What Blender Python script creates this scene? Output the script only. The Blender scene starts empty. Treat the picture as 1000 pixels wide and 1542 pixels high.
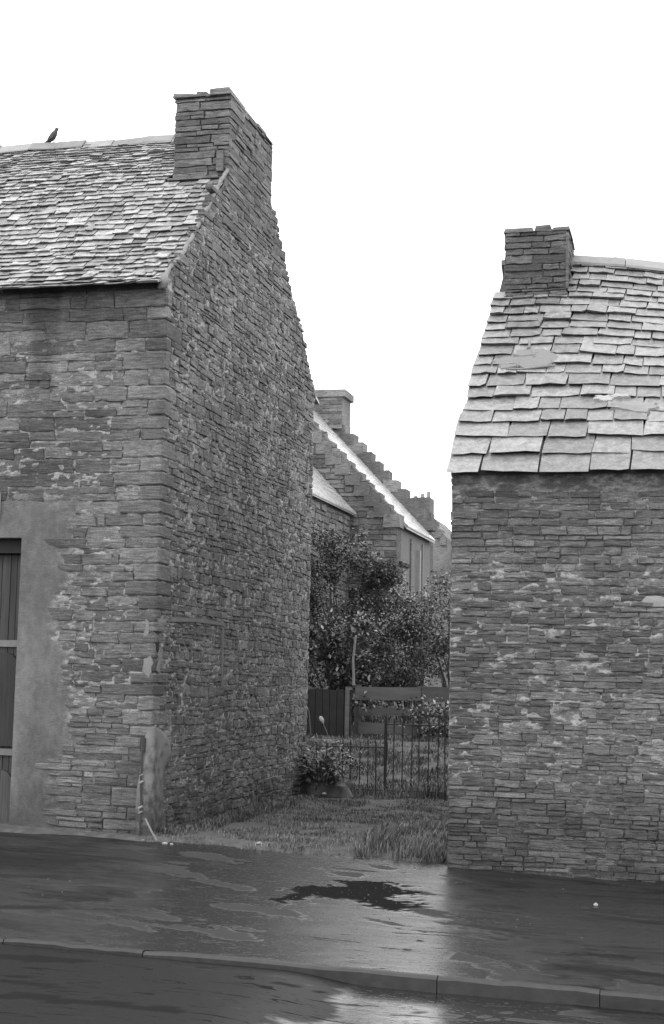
import bpy, math, random
import numpy as np
from mathutils import Matrix, Vector

random.seed(11)
RNG = np.random.RandomState(7)
SC = bpy.context.scene
COL = SC.collection

# ---------------------------------------------------------------- camera
EYE = 1.6
F_PX, YAW, PITCH, ROLL = 2251.5, 0.2510, 0.1131, 0.0214
fw = Vector((-math.sin(YAW)*math.cos(PITCH), math.cos(YAW)*math.cos(PITCH), math.sin(PITCH)))
rt = Vector((math.cos(YAW), math.sin(YAW), 0)); up = rt.cross(fw)
r2 = rt*math.cos(ROLL) + up*math.sin(ROLL); u2 = up*math.cos(ROLL) - rt*math.sin(ROLL)
cd = bpy.data.cameras.new('camera'); cam = bpy.data.objects.new('camera', cd); COL.objects.link(cam)
cam.matrix_world = Matrix(((r2.x, u2.x, -fw.x, 0), (r2.y, u2.y, -fw.y, 0), (r2.z, u2.z, -fw.z, EYE), (0, 0, 0, 1)))
cd.sensor_fit = 'VERTICAL'; cd.sensor_height = 36; cd.lens = F_PX/1542*36
cd.clip_start = .1; cd.clip_end = 2500
SC.camera = cam
CAM = np.array([0, 0, EYE])

# ---------------------------------------------------------------- sky, sun, exposure
SUN_EL, SUN_AZ = math.radians(48), math.radians(200)     # azimuth from +Y clockwise: behind the camera
w = bpy.data.worlds.new('World'); SC.world = w; w.use_nodes = True
nt = w.node_tree; nt.nodes.clear()
sky = nt.nodes.new('ShaderNodeTexSky'); sky.sky_type = 'NISHITA'; sky.sun_disc = False
sky.sun_elevation = SUN_EL; sky.sun_rotation = SUN_AZ; sky.dust_density = 3
bw = nt.nodes.new('ShaderNodeRGBToBW'); ma = nt.nodes.new('ShaderNodeMath'); ma.operation = 'MULTIPLY_ADD'
ma.inputs[1].default_value = .15; ma.inputs[2].default_value = 17.5
bg = nt.nodes.new('ShaderNodeBackground'); bg.inputs[1].default_value = .125
wo = nt.nodes.new('ShaderNodeOutputWorld')
nt.links.new(sky.outputs[0], bw.inputs[0]); nt.links.new(bw.outputs[0], ma.inputs[0])
nt.links.new(ma.outputs[0], bg.inputs[0]); nt.links.new(bg.outputs[0], wo.inputs[0])
sd = bpy.data.lights.new('sun', 'SUN'); sd.energy = .6; sd.angle = math.radians(25)
sun = bpy.data.objects.new('sun', sd); COL.objects.link(sun)
sdir = Vector((math.sin(SUN_AZ)*math.cos(SUN_EL), math.cos(SUN_AZ)*math.cos(SUN_EL), math.sin(SUN_EL)))
sun.rotation_euler = sdir.to_track_quat('Z', 'Y').to_euler(); sun.location = sdir*60
SC.view_settings.view_transform = 'Standard'; SC.view_settings.look = 'None'
SC.view_settings.gamma = 1; SC.view_settings.use_curve_mapping = False
SC.view_settings.exposure = 0
SC.cycles.max_bounces = 5

# ---------------------------------------------------------------- noise
LAT = RNG.rand(256, 256)
def vn(x, y, s=0):
    x = np.asarray(x, float)+s*17.31; y = np.asarray(y, float)+s*5.77
    xi = np.floor(x).astype(int); yi = np.floor(y).astype(int); fx = x-xi; fy = y-yi
    fx = fx*fx*(3-2*fx); fy = fy*fy*(3-2*fy)
    a = LAT[xi & 255, yi & 255]; b = LAT[(xi+1) & 255, yi & 255]
    c = LAT[xi & 255, (yi+1) & 255]; d = LAT[(xi+1) & 255, (yi+1) & 255]
    return (a*(1-fx)+b*fx)*(1-fy)+(c*(1-fx)+d*fx)*fy
def fbm(x, y, o=4, s=0):
    t = 0; a = .5; n = 0
    for i in range(o):
        t = t+a*vn(x*2**i, y*2**i, s+i*3); n += a; a *= .5
    return t/n
def sstep(a, b, x):
    t = np.clip((np.asarray(x, float)-a)/(b-a), 0, 1); return t*t*(3-2*t)

# ---------------------------------------------------------------- materials (all neutral: the place is seen in black and white)
ALB = .58
class NT:
    def __init__(s, name):
        s.m = bpy.data.materials.new(name); s.m.use_nodes = True; s.t = s.m.node_tree
        s.b = s.t.nodes['Principled BSDF']; s.pos = s.n('ShaderNodeNewGeometry').outputs['Position']
    def n(s, k): return s.t.nodes.new(k)
    def l(s, a, b): s.t.links.new(a, b)
    def math(s, op, a, b=None, c=None, clamp=False):
        m = s.n('ShaderNodeMath'); m.operation = op; m.use_clamp = clamp
        for i, v in enumerate((a, b, c)):
            if v is None: continue
            if isinstance(v, (int, float)): m.inputs[i].default_value = v
            else: s.l(v, m.inputs[i])
        return m.outputs[0]
    def noise(s, scale, detail=4, sx=1, sy=1, sz=1, rough=.55, off=0, dist=0):
        mp = s.n('ShaderNodeMapping'); mp.inputs['Scale'].default_value = (sx, sy, sz); mp.inputs['Location'].default_value = (off, off*.7, off*1.3)
        s.l(s.pos, mp.inputs[0]); t = s.n('ShaderNodeTexNoise'); t.inputs['Scale'].default_value = scale
        t.inputs['Detail'].default_value = detail; t.inputs['Roughness'].default_value = rough; t.inputs['Distortion'].default_value = dist
        s.l(mp.outputs[0], t.inputs['Vector']); return t.outputs[0]
    def ramp(s, v, a, b, lo=0., hi=1.):
        m = s.n('ShaderNodeMapRange'); m.interpolation_type = 'SMOOTHSTEP'
        for i, q in enumerate((a, b, lo, hi)): m.inputs[1+i].default_value = q
        s.l(v, m.inputs[0]); return m.outputs[0]
    def z(s):
        x = s.n('ShaderNodeSeparateXYZ'); s.l(s.pos, x.inputs[0]); return x.outputs
    def rnd(s):
        a = s.n('ShaderNodeObjectInfo').outputs['Random']; b = s.n('ShaderNodeNewGeometry').outputs['Random Per Island']
        return s.math('FRACT', s.math('ADD', a, b))
    def mix(s, f, a, b): # scalar lerp
        m = s.n('ShaderNodeMix'); m.data_type = 'FLOAT'
        s.l(f, m.inputs[0]) if not isinstance(f, (int, float)) else setattr(m.inputs[0], 'default_value', f)
        for i, v in ((2, a), (3, b)):
            if isinstance(v, (int, float)): m.inputs[i].default_value = v
            else: s.l(v, m.inputs[i])
        return m.outputs[0]
    def attr(s, n):
        a = s.n('ShaderNodeAttribute'); a.attribute_name = n; return a.outputs['Fac']
    def done(s, col, rough=.8, bump=None, strength=.3, dist=.01, spec=.5):
        col = col*ALB if isinstance(col, (int, float)) else s.math('MULTIPLY', col, ALB)
        if isinstance(col, (int, float)): s.b.inputs['Base Color'].default_value = (col, col, col, 1)
        else: s.l(col, s.b.inputs['Base Color'])
        if isinstance(rough, (int, float)): s.b.inputs['Roughness'].default_value = rough
        else: s.l(rough, s.b.inputs['Roughness'])
        if isinstance(spec, (int, float)): s.b.inputs['Specular IOR Level'].default_value = spec
        else: s.l(spec, s.b.inputs['Specular IOR Level'])
        if bump is not None:
            bp = s.n('ShaderNodeBump'); bp.inputs['Strength'].default_value = strength; bp.inputs['Distance'].default_value = dist
            s.l(bump, bp.inputs['Height']); s.l(bp.outputs[0], s.b.inputs['Normal'])
        return s.m

def soot(N, v):
    q = N.z(); e = N.math('MULTIPLY', N.math('SUBTRACT', N.noise(3, 5, 1, 1, .5, off=11), .5), .5)
    x = N.math('ABSOLUTE', N.math('ADD', N.math('ADD', q[0], 6.88), e)); zz = N.math('ADD', q[2], N.math('MULTIPLY', e, 1.5))
    f = N.math('MULTIPLY', N.ramp(x, .22, .08), N.ramp(zz, 4.2, 4.9)); return N.math('MULTIPLY', v, N.math('SUBTRACT', 1.0, N.math('MULTIPLY', f, .42)))
def stone_mat(name, lo, hi, lichen=.45, damp=0.0):
    N = NT(name); r = N.rnd(); base = N.mix(N.math('POWER', r, 1.3), lo, hi)
    strata = N.noise(7, 6, 1, 1, 8, .72); grain = N.noise(60, 4, 1, 1, 2, .7); big = N.noise(.9, 3)
    v = N.math('MULTIPLY', base, N.mix(N.ramp(strata, .28, .72), .50, 1.5)); v = N.math('MULTIPLY', v, N.mix(N.ramp(grain, .25, .75), .60, 1.40))
    v = N.math('MULTIPLY', v, N.mix(N.ramp(big, .3, .7), .72, 1.28))
    sp = N.ramp(N.noise(13, 5, 1, 1, 1.6, .7, 4), .60, .72); v = N.mix(N.math('MULTIPLY', sp, .6), v, lichen)
    dk = N.ramp(N.noise(9, 4, 1, 1, 1.5, .7, 9), .56, .70); v = N.mix(N.math('MULTIPLY', dk, .55), v, lo*.45)
    if damp:
        dz = N.math('ADD', N.z()[2], N.math('MULTIPLY', N.noise(1.7, 4, off=3), .9)); f = N.ramp(dz, damp+.35, damp+.95)
        v = N.math('MULTIPLY', v, N.mix(f, .55, 1.0))
    if name.endswith('front'): v = soot(N, v)
    return N.done(v, N.mix(strata, .6, .85), N.math('ADD', strata, N.math('MULTIPLY', grain, .5)), .9, .016, .3)
def mortar_mat(name, lo, hi, damp=0.0):
    N = NT(name); m = N.attr('pointing'); g = N.noise(60, 5, 1, 1, 2, .75); b = N.noise(13, 5, 1, 1, 2, .75, off=2)
    v = N.mix(N.math('MULTIPLY', m, N.ramp(b, .38, .60, .15, 1.1), clamp=True), lo, hi); v = N.math('MULTIPLY', v, N.mix(N.ramp(g, .25, .75), .6, 1.4))
    hl = N.attr('harl'); v = N.mix(hl, v, N.math('MULTIPLY', N.mix(g, .85, 1.15), N.math('MULTIPLY', N.mix(N.ramp(N.noise(2.2, 6, 1, 1, .5, .7, off=5), .3, .7), .17, .34), N.mix(N.noise(16, 4, rough=.7), .7, 1.3))))
    if damp:
        dz = N.math('ADD', N.z()[2], N.math('MULTIPLY', N.noise(1.7, 4, off=3), .9)); f = N.ramp(dz, damp+.35, damp+.95)
        v = N.math('MULTIPLY', v, N.mix(f, .55, 1.0))
    if name.endswith('front'): v = soot(N, v)
    return N.done(v, .9, N.math('ADD', g, b), .8, .014, .2)
def simple_mat(name, v0, var=.25, scale=12, rough=.8, sx=1, sy=1, sz=1, bump=.3, spec=.4, rnd=0):
    N = NT(name); n = N.noise(scale, 5, sx, sy, sz); v = N.math('MULTIPLY', N.mix(n, 1-var*1.6, 1+var*1.6), v0)
    if rnd: v = N.math('MULTIPLY', v, N.mix(N.rnd(), 1-rnd, 1+rnd))
    return N.done(v, rough, n, bump, .01, spec)
def slate_mat(name, lo, hi, r0, r1, pale=.5, pw=1.0):
    N = NT(name); r = N.rnd(); v = N.mix(N.math('POWER', r, pw), lo, hi)
    n = N.noise(14, 5, 1, 1, 1, .65); f = N.noise(60, 3)
    v = N.math('MULTIPLY', v, N.mix(N.ramp(n, .25, .75), .62, 1.32)); v = N.math('MULTIPLY', v, N.mix(N.ramp(f, .3, .7), .8, 1.2)); li = N.ramp(N.noise(7, 6, 1, 1, 1, .75, 6), .57, .70)
    v = N.mix(N.math('MULTIPLY', li, .45), v, pale)
    return N.done(v, N.mix(n, r0, r1), N.math('ADD', n, N.math('MULTIPLY', f, .3)), .5, .012, .5)

M = {}
M['stoneA'] = stone_mat('flagstone_front', .15, .32, .46, .10)
M['stoneB'] = stone_mat('flagstone_gable', .17, .34, .50, .05)
M['stoneC'] = stone_mat('flagstone_cottage', .14, .28, .46, .45)
M['stoneD'] = stone_mat('flagstone_chimney', .16, .32, .46)
M['stoneE'] = stone_mat('flagstone_far', .17, .36, .46)
M['mortA'] = mortar_mat('lime_mortar_front', .20, .62, .10)
M['mortB'] = mortar_mat('lime_mortar_gable', .20, .75, .05)
M['mortC'] = mortar_mat('lime_mortar_cottage', .18, .60, .45)
M['pale'] = simple_mat('pale_cement', .36, .3, 16, .85)
M['harl'] = simple_mat('grey_harling', .28, .25, 7, .9)
M['slateL'] = slate_mat('small_stone_slates', .24, .66, .18, .45, .6)
M['slateR'] = slate_mat('thick_stone_slates', .26, .44, .28, .55, .55)
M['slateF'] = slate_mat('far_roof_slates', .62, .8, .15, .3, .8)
M['deck'] = simple_mat('roof_deck', .10, .2)
M['ridge'] = simple_mat('ridge_tile', .40, .2, 9, .6, rnd=.2)
M['wood'] = simple_mat('weathered_board', .17, .4, 5, .7, .4, 4, 4, rnd=.4)
M['wood_v'] = simple_mat('weathered_door_board', .085, .5, 5, .75, 9, 9, .5, rnd=.45)
M['wood_pale'] = simple_mat('pale_wood', .28, .3, 9, .7)
M['iron'] = simple_mat('dark_iron', .07, .3, 30, .5)
M['black'] = simple_mat('black_sheet', .045, .3, 10, .45)
M['dark'] = simple_mat('shadowed_interior', .03, .3)
M['bark'] = simple_mat('bark', .12, .4, 20)
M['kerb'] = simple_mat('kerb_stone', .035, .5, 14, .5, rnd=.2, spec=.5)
M['kerb_lit'] = simple_mat('lit_kerb_edge', .34, .45, 25, .4, rnd=.1)  # sky sheen along the kerb top, put into the colour
M['paper'] = simple_mat('white_litter', .6, .1)
M['feather'] = simple_mat('feathers', .09, .4, 60, .6)
N = NT('leaves'); r = N.rnd(); M['leaf'] = N.done(N.mix(N.math('POWER', r, 3), .11, .60), .38, spec=.5)
N = NT('dark_leaves'); r = N.rnd(); M['leaf_dark'] = N.done(N.mix(N.math('POWER', r, 3), .08, .36), .45, spec=.5)
N = NT('grass'); r = N.rnd(); M['grass'] = N.done(N.math('MULTIPLY', N.mix(N.math('POWER', r, 1.5), .12, .38), N.mix(N.ramp(N.noise(2.6, 5), .35, .65), .5, 1.35)), .6, spec=.3)
M['soil'] = simple_mat('rough_grass_soil', .14, .6, 9, .9)

def wet_mat(name, base, road=False):
    N = NT(name)
    agg = N.noise(130, 2); med = N.noise(22, 4); flow = N.noise(1.15, 5, .55, 1.5, 1, .6, 1.7, .8); fine = N.noise(6.5, 5, .5, 1.6, 1, .65, 5, .6)
    wet = N.math('ADD', N.math('MULTIPLY', flow, .65), N.math('MULTIPLY', fine, .35))
    wet = N.math('MULTIPLY_ADD', N.attr('film'), .34, wet); wetf = N.ramp(wet, .40, .64) if not road else N.ramp(wet, .56, .72)                       # 1 = film of water
    fl = N.ramp(N.noise(4.5, 5, .45, 2.0, 1, .7, 12, 1.2), .585, .63); fl2 = N.ramp(N.noise(26, 3, .7, 1.3, 1, .6, 3), .60, .68)
    dry = N.math('MAXIMUM', N.attr('worn'), N.math('MAXIMUM', N.math('MULTIPLY', fl, .8), N.math('MULTIPLY', fl2, .3)))
    rough = N.mix(wetf, .52, .27) if not road else N.mix(wetf, .5, .17)
    rough = N.mix(dry, rough, .95)
    spec = N.mix(dry, N.mix(wetf, .10, 1.0), .03)
    col = N.math('MULTIPLY', N.mix(agg, .6, 1.5), base); col = N.math('MULTIPLY', col, N.mix(med, .8, 1.2))
    col = N.math('MULTIPLY', col, N.mix(wetf, 1.25, .9))
    pits = N.ramp(N.noise(45, 3, off=8), .70, .76); col = N.mix(N.math('MULTIPLY', pits, .5), col, .18)
    h = N.math('ADD', N.math('MULTIPLY', agg, N.mix(wetf, .035, .008)), N.math('MULTIPLY', med, .03))
    h = N.math('ADD', h, N.math('MULTIPLY', fine, .35)); h = N.math('MULTIPLY_ADD', N.math('MULTIPLY', agg, dry), .6, h)
    N.b.inputs['IOR'].default_value = 1.7
    return N.done(col, rough, h, .32, .02, spec)
M['pave'] = wet_mat('wet_tarmac_forecourt', .017)
M['road'] = wet_mat('wet_tarmac_road', .014, True)

# ---------------------------------------------------------------- object helpers
def tag(o, label=None, cat=None, group=None, kind=None):
    if label: o['label'] = label
    if cat: o['category'] = cat
    if group: o['group'] = group
    if kind: o['kind'] = kind
    return o
def thing(name, label, cat, loc, group=None):
    o = bpy.data.objects.new(name, None); COL.objects.link(o); o.location = loc; o.empty_display_size = .2
    return tag(o, label, cat, group)
def attach(o, p):
    if p is None: return
    o.parent = p
    if p.type == 'EMPTY' or tuple(p.location) != (0, 0, 0):
        o.matrix_parent_inverse = Matrix.Translation(-p.location)
def me_np(name, V, Fl, mat, smooth=False):
    """V (n,3); Fl list of arrays (k,3) or (k,4)"""
    me = bpy.data.meshes.new(name); V = np.asarray(V, np.float32)
    Fl = [np.asarray(f, np.int32) for f in Fl if len(f)]
    me.vertices.add(len(V)); me.vertices.foreach_set('co', V.ravel())
    loops = np.concatenate([f.ravel() for f in Fl]); tot = np.concatenate([np.full(len(f), f.shape[1], np.int32) for f in Fl])
    me.loops.add(len(loops)); me.loops.foreach_set('vertex_index', loops)
    me.polygons.add(len(tot)); me.polygons.foreach_set('loop_start', np.concatenate([[0], np.cumsum(tot)[:-1]]).astype(np.int32))
    me.update(calc_edges=True); me.validate()
    me.polygons.foreach_set('use_smooth', np.full(len(me.polygons), bool(smooth)))
    if mat: me.materials.append(mat)
    return me
def obj(name, me, parent=None):
    o = bpy.data.objects.new(name, me); COL.objects.link(o); attach(o, parent); return o
class MB:
    def __init__(s): s.V = []; s.T = []; s.Q = []; s.n = 0
    def add(s, V, T=(), Q=()):
        V = np.asarray(V, float).reshape(-1, 3); s.V.append(V)
        if len(T): s.T.append(np.asarray(T)+s.n)
        if len(Q): s.Q.append(np.asarray(Q)+s.n)
        s.n += len(V); return s
    def box(s, lo, hi, R=None, o=(0, 0, 0), bev=0):
        x0, y0, z0 = lo; x1, y1, z1 = hi
        V = np.array([(x0,y0,z0),(x1,y0,z0),(x1,y1,z0),(x0,y1,z0),(x0,y0,z1),(x1,y0,z1),(x1,y1,z1),(x0,y1,z1)], float)
        if R is not None: V = V@np.array(R).T
        V = V+np.array(o)
        return s.add(V, Q=[(3,2,1,0),(4,5,6,7),(0,1,5,4),(1,2,6,5),(2,3,7,6),(3,0,4,7)])
    def tube(s, pts, rad, k=6, caps=True):
        pts = [Vector(p) for p in pts]; n = len(pts); rad = rad if hasattr(rad, '__len__') else [rad]*n; V = []
        for i, p in enumerate(pts):
            d = (pts[min(i+1, n-1)]-pts[max(i-1, 0)]).normalized(); a = d.cross(Vector((.3, .9, .1))).normalized(); b = d.cross(a)
            for j in range(k):
                t = 2*math.pi*j/k; V.append(p+(a*math.cos(t)+b*math.sin(t))*rad[i])
        Q = [(i*k+j, i*k+(j+1) % k, (i+1)*k+(j+1) % k, (i+1)*k+j) for i in range(n-1) for j in range(k)]
        T = []
        if caps:
            V += [pts[0], pts[-1]]; T = [(n*k, (j+1) % k, j) for j in range(k)]+[(n*k+1, (n-1)*k+j, (n-1)*k+(j+1) % k) for j in range(k)]
        return s.add([tuple(v) for v in V], T, Q)
    def prism(s, poly, R, o, d0, d1):
        """poly in 2D (a,b); R gives 3 axis vectors (A,B,N)"""
        A, B, Nn = [np.array(v, float) for v in R]; o = np.array(o, float); n = len(poly)
        P = np.array([A*a+B*b for a, b in poly])+o
        V = np.concatenate([P+Nn*d0, P+Nn*d1]); c0 = P.mean(0)
        V = np.concatenate([V, [c0+Nn*d0], [c0+Nn*d1]])
        return s.add(V, T=[(2*n, (i+1) % n, i) for i in range(n)]+[(2*n+1, n+i, n+(i+1) % n) for i in range(n)],
                     Q=[(i, (i+1) % n, n+(i+1) % n, n+i) for i in range(n)])
    def mesh(s, name, mat, smooth=False):
        return me_np(name, np.concatenate(s.V), [np.concatenate(q) for q in (s.T, s.Q) if q], mat, smooth)
    def build(s, name, mat, parent=None, smooth=False): return obj(name, s.mesh(name, mat, smooth), parent)

def zg(x): return -.0175*(np.clip(x, -14, 9)+5.51)

# ---------------------------------------------------------------- stone library
def stone_arrays(a, seed):
    """aspect a, size 1x1 in (x,z) afterwards; y in metres, front at about -0.01"""
    R = random.Random(seed); j = lambda s: R.uniform(-s, s)
    nb = 3
    pts = [(-a/2+j(.12), -.5+j(.09)), (-a/6+j(.1*a), -.5+j(.12)), (a/6+j(.1*a), -.5+j(.09)), (a/2+j(.09), -.5+j(.06)), (a/2+j(.06), j(.2)),
           (a/2-.06+j(.15), .5+j(.09)), (a/6+j(.1*a), .5+j(.14)), (-a/6+j(.1*a), .5+j(.10)), (-a/2+.06+j(.12), .5+j(.06)), (-a/2+j(.06), j(.2))]
    n = len(pts); P = np.array(pts); V = []
    for x, z in P: V.append((x/a, .07, z))
    for x, z in P: V.append((x/a, .001+j(.002), z))
    ins = .055
    tx, tz = j(.004), j(.003)
    for x, z in P:
        xx = x-np.sign(x)*min(abs(x), ins*1.1); zz = z-np.sign(z)*min(abs(z), ins)
        V.append((xx/a, -.0065+j(.0022)+tx*x/a*2+tz*z*2, zz))
    V.append((j(.2), -.0075+j(.003), j(.15)))
    Q = [(k*n+i, k*n+(i+1) % n, (k+1)*n+(i+1) % n, (k+1)*n+i) for k in (0, 1) for i in range(n)]
    T = [(3*n, 2*n+i, 2*n+(i+1) % n) for i in range(n)]
    return np.array(V), np.array(T), np.array(Q)
ASP = [1.0, 1.8, 3.0, 4.6, 7.0]
POOL = [[stone_arrays(a, i*10+k) for k in range(7)] for i, a in enumerate(ASP)]
MESHC = {}
def stone_mesh(i, k, mat):
    key = (i, k, mat.name)
    if key not in MESHC: V, T, Q = POOL[i][k]; MESHC[key] = me_np('stone', V, [T, Q], mat)
    return MESHC[key]

class Stone:
    __slots__ = ('M', 'i', 'k', 'mat', 'wall', 'area')
def place(stones, O, U, c, w_, h, mat, wall, prot=0, rot=0):
    """c=(u,z) centre on plane O,U ; wall normal = -(Z x U)"""
    s = Stone(); U = np.array(U, float); Z = np.array([0, 0, 1.]); Y = np.cross(Z, U)
    cr, sr = math.cos(rot), math.sin(rot); X2 = U*cr+Z*sr; Z2 = Z*cr-U*sr
    p = np.array(O)+U*c[0]+Z*c[1]-Y*prot
    Mx = np.eye(4); Mx[:3, 0] = X2*w_; Mx[:3, 1] = Y; Mx[:3, 2] = Z2*h; Mx[:3, 3] = p
    a = w_/h; s.i = int(np.argmin([abs(math.log(a/q)) for q in ASP])); s.k = random.randrange(7)
    s.M = Mx; s.mat = mat; s.wall = wall; d = CAM-p; dist = np.linalg.norm(d); s.area = w_*h*max(.0, float(-Y@d)/dist)/dist**2
    q = p-np.array(CAM); x = float(q@np.array(r2)); yy = float(q@np.array(u2)); z = float(q@np.array(fw))
    if z <= 0 or abs(x/z*F_PX) > 515 or abs(yy/z*F_PX) > 790: s.area *= 1e-6
    stones.append(s)
def emit(stones, limit=300):
    stones.sort(key=lambda s: -s.area)
    for s in stones[:limit]:
        o = obj('stone', stone_mesh(s.i, s.k, s.mat)); o.parent = s.wall; o.matrix_local = Matrix(s.M.tolist())
    rest = {}
    for s in stones[limit:]: rest.setdefault((s.wall.name, s.mat.name), []).append(s)
    for (wn, mn), L in rest.items():
        mb = MB()
        for s in L:
            V, T, Q = POOL[s.i][s.k]; mb.add(V@s.M[:3, :3].T+s.M[:3, 3], T, Q)
        o = mb.build('rubble_stonework', L[0].mat); o.parent = L[0].wall; o['kind'] = 'stuff'

def sheet(O, U, u0, u1, du, bot, top, dz, disp, mask, hole=None):
    """structured wall skin; disp(u,z)->outward metres; mask(u,z)->pointing 0..1"""
    U = np.array(U, float); Z = np.array([0, 0, 1.]); Nn = -np.cross(Z, U)
    nu = int((u1-u0)/du)+1; us = np.linspace(u0, u1, nu); tops = top(us); bots = bot(us); nz = int((tops.max()-bots.min())/dz)+1
    t = np.linspace(0, 1, nz); uu = np.repeat(us[:, None], nz, 1); zz = bots[:, None]+(tops-bots)[:, None]*t[None]
    d = disp(uu, zz); P = np.array(O)+uu[..., None]*U+zz[..., None]*Z+d[..., None]*Nn
    idx = np.arange(nu*nz).reshape(nu, nz); Q = np.stack([idx[:-1, :-1], idx[1:, :-1], idx[1:, 1:], idx[:-1, 1:]], -1).reshape(-1, 4)
    if hole is not None:
        cu = (uu[:-1, :-1]+uu[1:, 1:])/2; cz = (zz[:-1, :-1]+zz[1:, 1:])/2; Q = Q[~hole(cu, cz).ravel()]
    m = mask(uu, zz).ravel()
    return P.reshape(-1, 3), Q, m
def wall_part(name, parent, mat, O, U, u0, u1, du, bot, top, dz, disp, mask, hole=None, core=None):
    V, Q, m = sheet(O, U, u0, u1, du, bot, top, dz, disp, mask, hole); harl = None
    if disp is f_disp: q = V-np.array(O); harl = harl_zone(q[:, 0], q[:, 2])
    mb = MB(); mb.add(V, Q=Q)
    if core: core(mb)
    me = mb.mesh(name, mat, True); a = me.attributes.new('pointing', 'FLOAT', 'POINT')
    vals = np.zeros(len(me.vertices), np.float32); vals[:len(m)] = m; a.data.foreach_set('value', vals)
    if harl is not None:
        a = me.attributes.new('harl', 'FLOAT', 'POINT'); vals[:len(m)] = harl; a.data.foreach_set('value', vals)
    return obj(name, me, parent)

def make_bands(z0, z1, lo, hi):
    z = z0; B = []
    while z < z1:
        h = random.uniform(lo, hi); B.append((z, z+h)); z += h
    return B
def fill_wall(stones, O, U, bands, umin, umax, hfun, wfun, mat, wall, top, skip=None, warp=.02, seed=0, gap=.009, prot=(-.004, .012), fade=None):
    for bi, (za, zb) in enumerate(bands):
        ua = umin(bi) if callable(umin) else umin; ub = umax(bi) if callable(umax) else umax
        u = ua
        while u < ub-.05:
            L = random.uniform(.35, 1.1)
            if ub-(u+L) < .25: L = ub-u
            zc = (za+zb)/2; th = hfun(u, zc); n = max(1, int(round((zb-za)/th+random.uniform(-.4, .4))))
            cuts = np.cumsum([random.uniform(.45, 1.7) for _ in range(n)]); cuts = np.concatenate([[0], cuts/cuts[-1]])
            for r in range(n):
                z0 = za+(zb-za)*cuts[r]; z1 = za+(zb-za)*cuts[r+1]; h = z1-z0; x = u
                while x < u+L-1e-4:
                    w_ = wfun(x, zc)*random.uniform(.55, 1.6)*(h/.1)**.3
                    if u+L-(x+w_) < .07: w_ = u+L-x
                    cu = x+w_/2; f = 1 if fade is None else fade(cu)
                    dz = (float(vn(cu*.9, z0*1.7, seed))-.5)*2*warp*f; dz2 = (float(vn((cu+.2)*.9, z0*1.7, seed))-.5)*2*warp*f
                    zz = (z0+z1)/2+dz
                    tp = top(np.array([cu]))[0]
                    if zz < tp-.01 and not (skip and skip(cu, zz)):
                        place(stones, O, U, (cu, zz), max(.03, w_-gap*random.uniform(.5, 1.9)), max(.02, min(h-gap*random.uniform(.5, 1.7), (tp-zz)*(2.6 if cu > 3.2 else 1.9))), mat, wall,
                              random.uniform(*prot), (dz2-dz)/.2+random.gauss(0, .012))
                    x += w_
            u += L

# ================================================================= GROUND
def ground_obj(name, xs, ys, zf, mat, worn=None):
    X, Y = np.meshgrid(xs, ys, indexing='ij'); Z = zf(X, Y); V = np.stack([X, Y, Z], -1).reshape(-1, 3)
    idx = np.arange(len(xs)*len(ys)).reshape(len(xs), len(ys)); Q = np.stack([idx[:-1, :-1], idx[1:, :-1], idx[1:, 1:], idx[:-1, 1:]], -1).reshape(-1, 4)
    me = me_np(name, V, [Q], mat, True)
    if worn is not None:
        a = me.attributes.new('worn', 'FLOAT', 'POINT'); a.data.foreach_set('value', worn(X, Y).ravel().astype(np.float32))
        q = X+2.72+.27*(Y-11)+(fbm(X*2, Y*2, 3, 16)-.5)*.5; q = np.where(Y > KY, q, X+1.62+(fbm(X*2, Y*2, 3, 16)-.5)*.4); wl = np.where(Y > KY, 1.5, .42); f = np.exp(-(np.where(q < 0, q/wl, q/.95))**4)*sstep(5.5, 7, Y)*(.75+.6*fbm(X*2, Y*3, 3, 14))
        a = me.attributes.new('film', 'FLOAT', 'POINT'); a.data.foreach_set('value', f.ravel().astype(np.float32))
    return tag(obj(name, me), kind='structure')
KY = 8.70
ground_obj('ground', np.array([-900, -60, -30, -14, 9, 30, 60, 900.]), np.array([-900, -60, -12, 8, 14, 30, 60, 900.]), lambda x, y: zg(x)-.22, M['soil'])
def axis(a, b, fa, fb, coarse, fine):
    return np.unique(np.concatenate([np.arange(a, fa, coarse), np.arange(fa, fb, fine), np.arange(fb, b+coarse, coarse)]).round(4))
PATCH = np.array([(-3.25,11.55),(-3.05,12.25),(-2.75,12.45),(-2.35,12.3),(-2.15,11.9),(-2.35,11.65),(-2.2,11.2),(-2.45,11.05),(-2.6,11.35),(-2.9,11.3),(-3.0,11.0),(-3.15,10.7),(-3.2,11.2)])
def inside(poly, x, y):
    r = np.zeros(x.shape, bool); n = len(poly)
    for i in range(n):
        x0, y0 = poly[i]; x1, y1 = poly[(i+1) % n]
        c = ((y0 > y) != (y1 > y)) & (x < (x1-x0)*(y-y0)/(y1-y0+1e-12)+x0); r ^= c
    return r
def worn_f(x, y):
    jx = (fbm(x*3, y*3, 4, 5)-.5)*.55; jy = (fbm(x*3, y*3, 4, 9)-.5)*.55
    jx = jx+(fbm(x*16, y*16, 2, 15)-.5)*.22; jy = jy+(fbm(x*16, y*16, 2, 19)-.5)*.3
    m = inside(PATCH, x+jx, y+jy).astype(float)
    s = (fbm(x*1.3+7, y*2.6+y*0+x*1.1, 5, 3) > .62).astype(float)*.7
    e = sstep(-2.1, -1.6, x+jx)*0
    return np.clip(np.maximum(m, s*sstep(-6.5, -4, x)), 0, 1)
def pave_z(x, y):
    w_ = worn_f(x, y)
    return zg(x)+(fbm(x*1.2, y*1.6, 3, 2)-.5)*.012+(vn(x*38, y*38, 4)-.5)*.010*w_+w_*.004-.02*sstep(9.5, KY, y)*0
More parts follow.
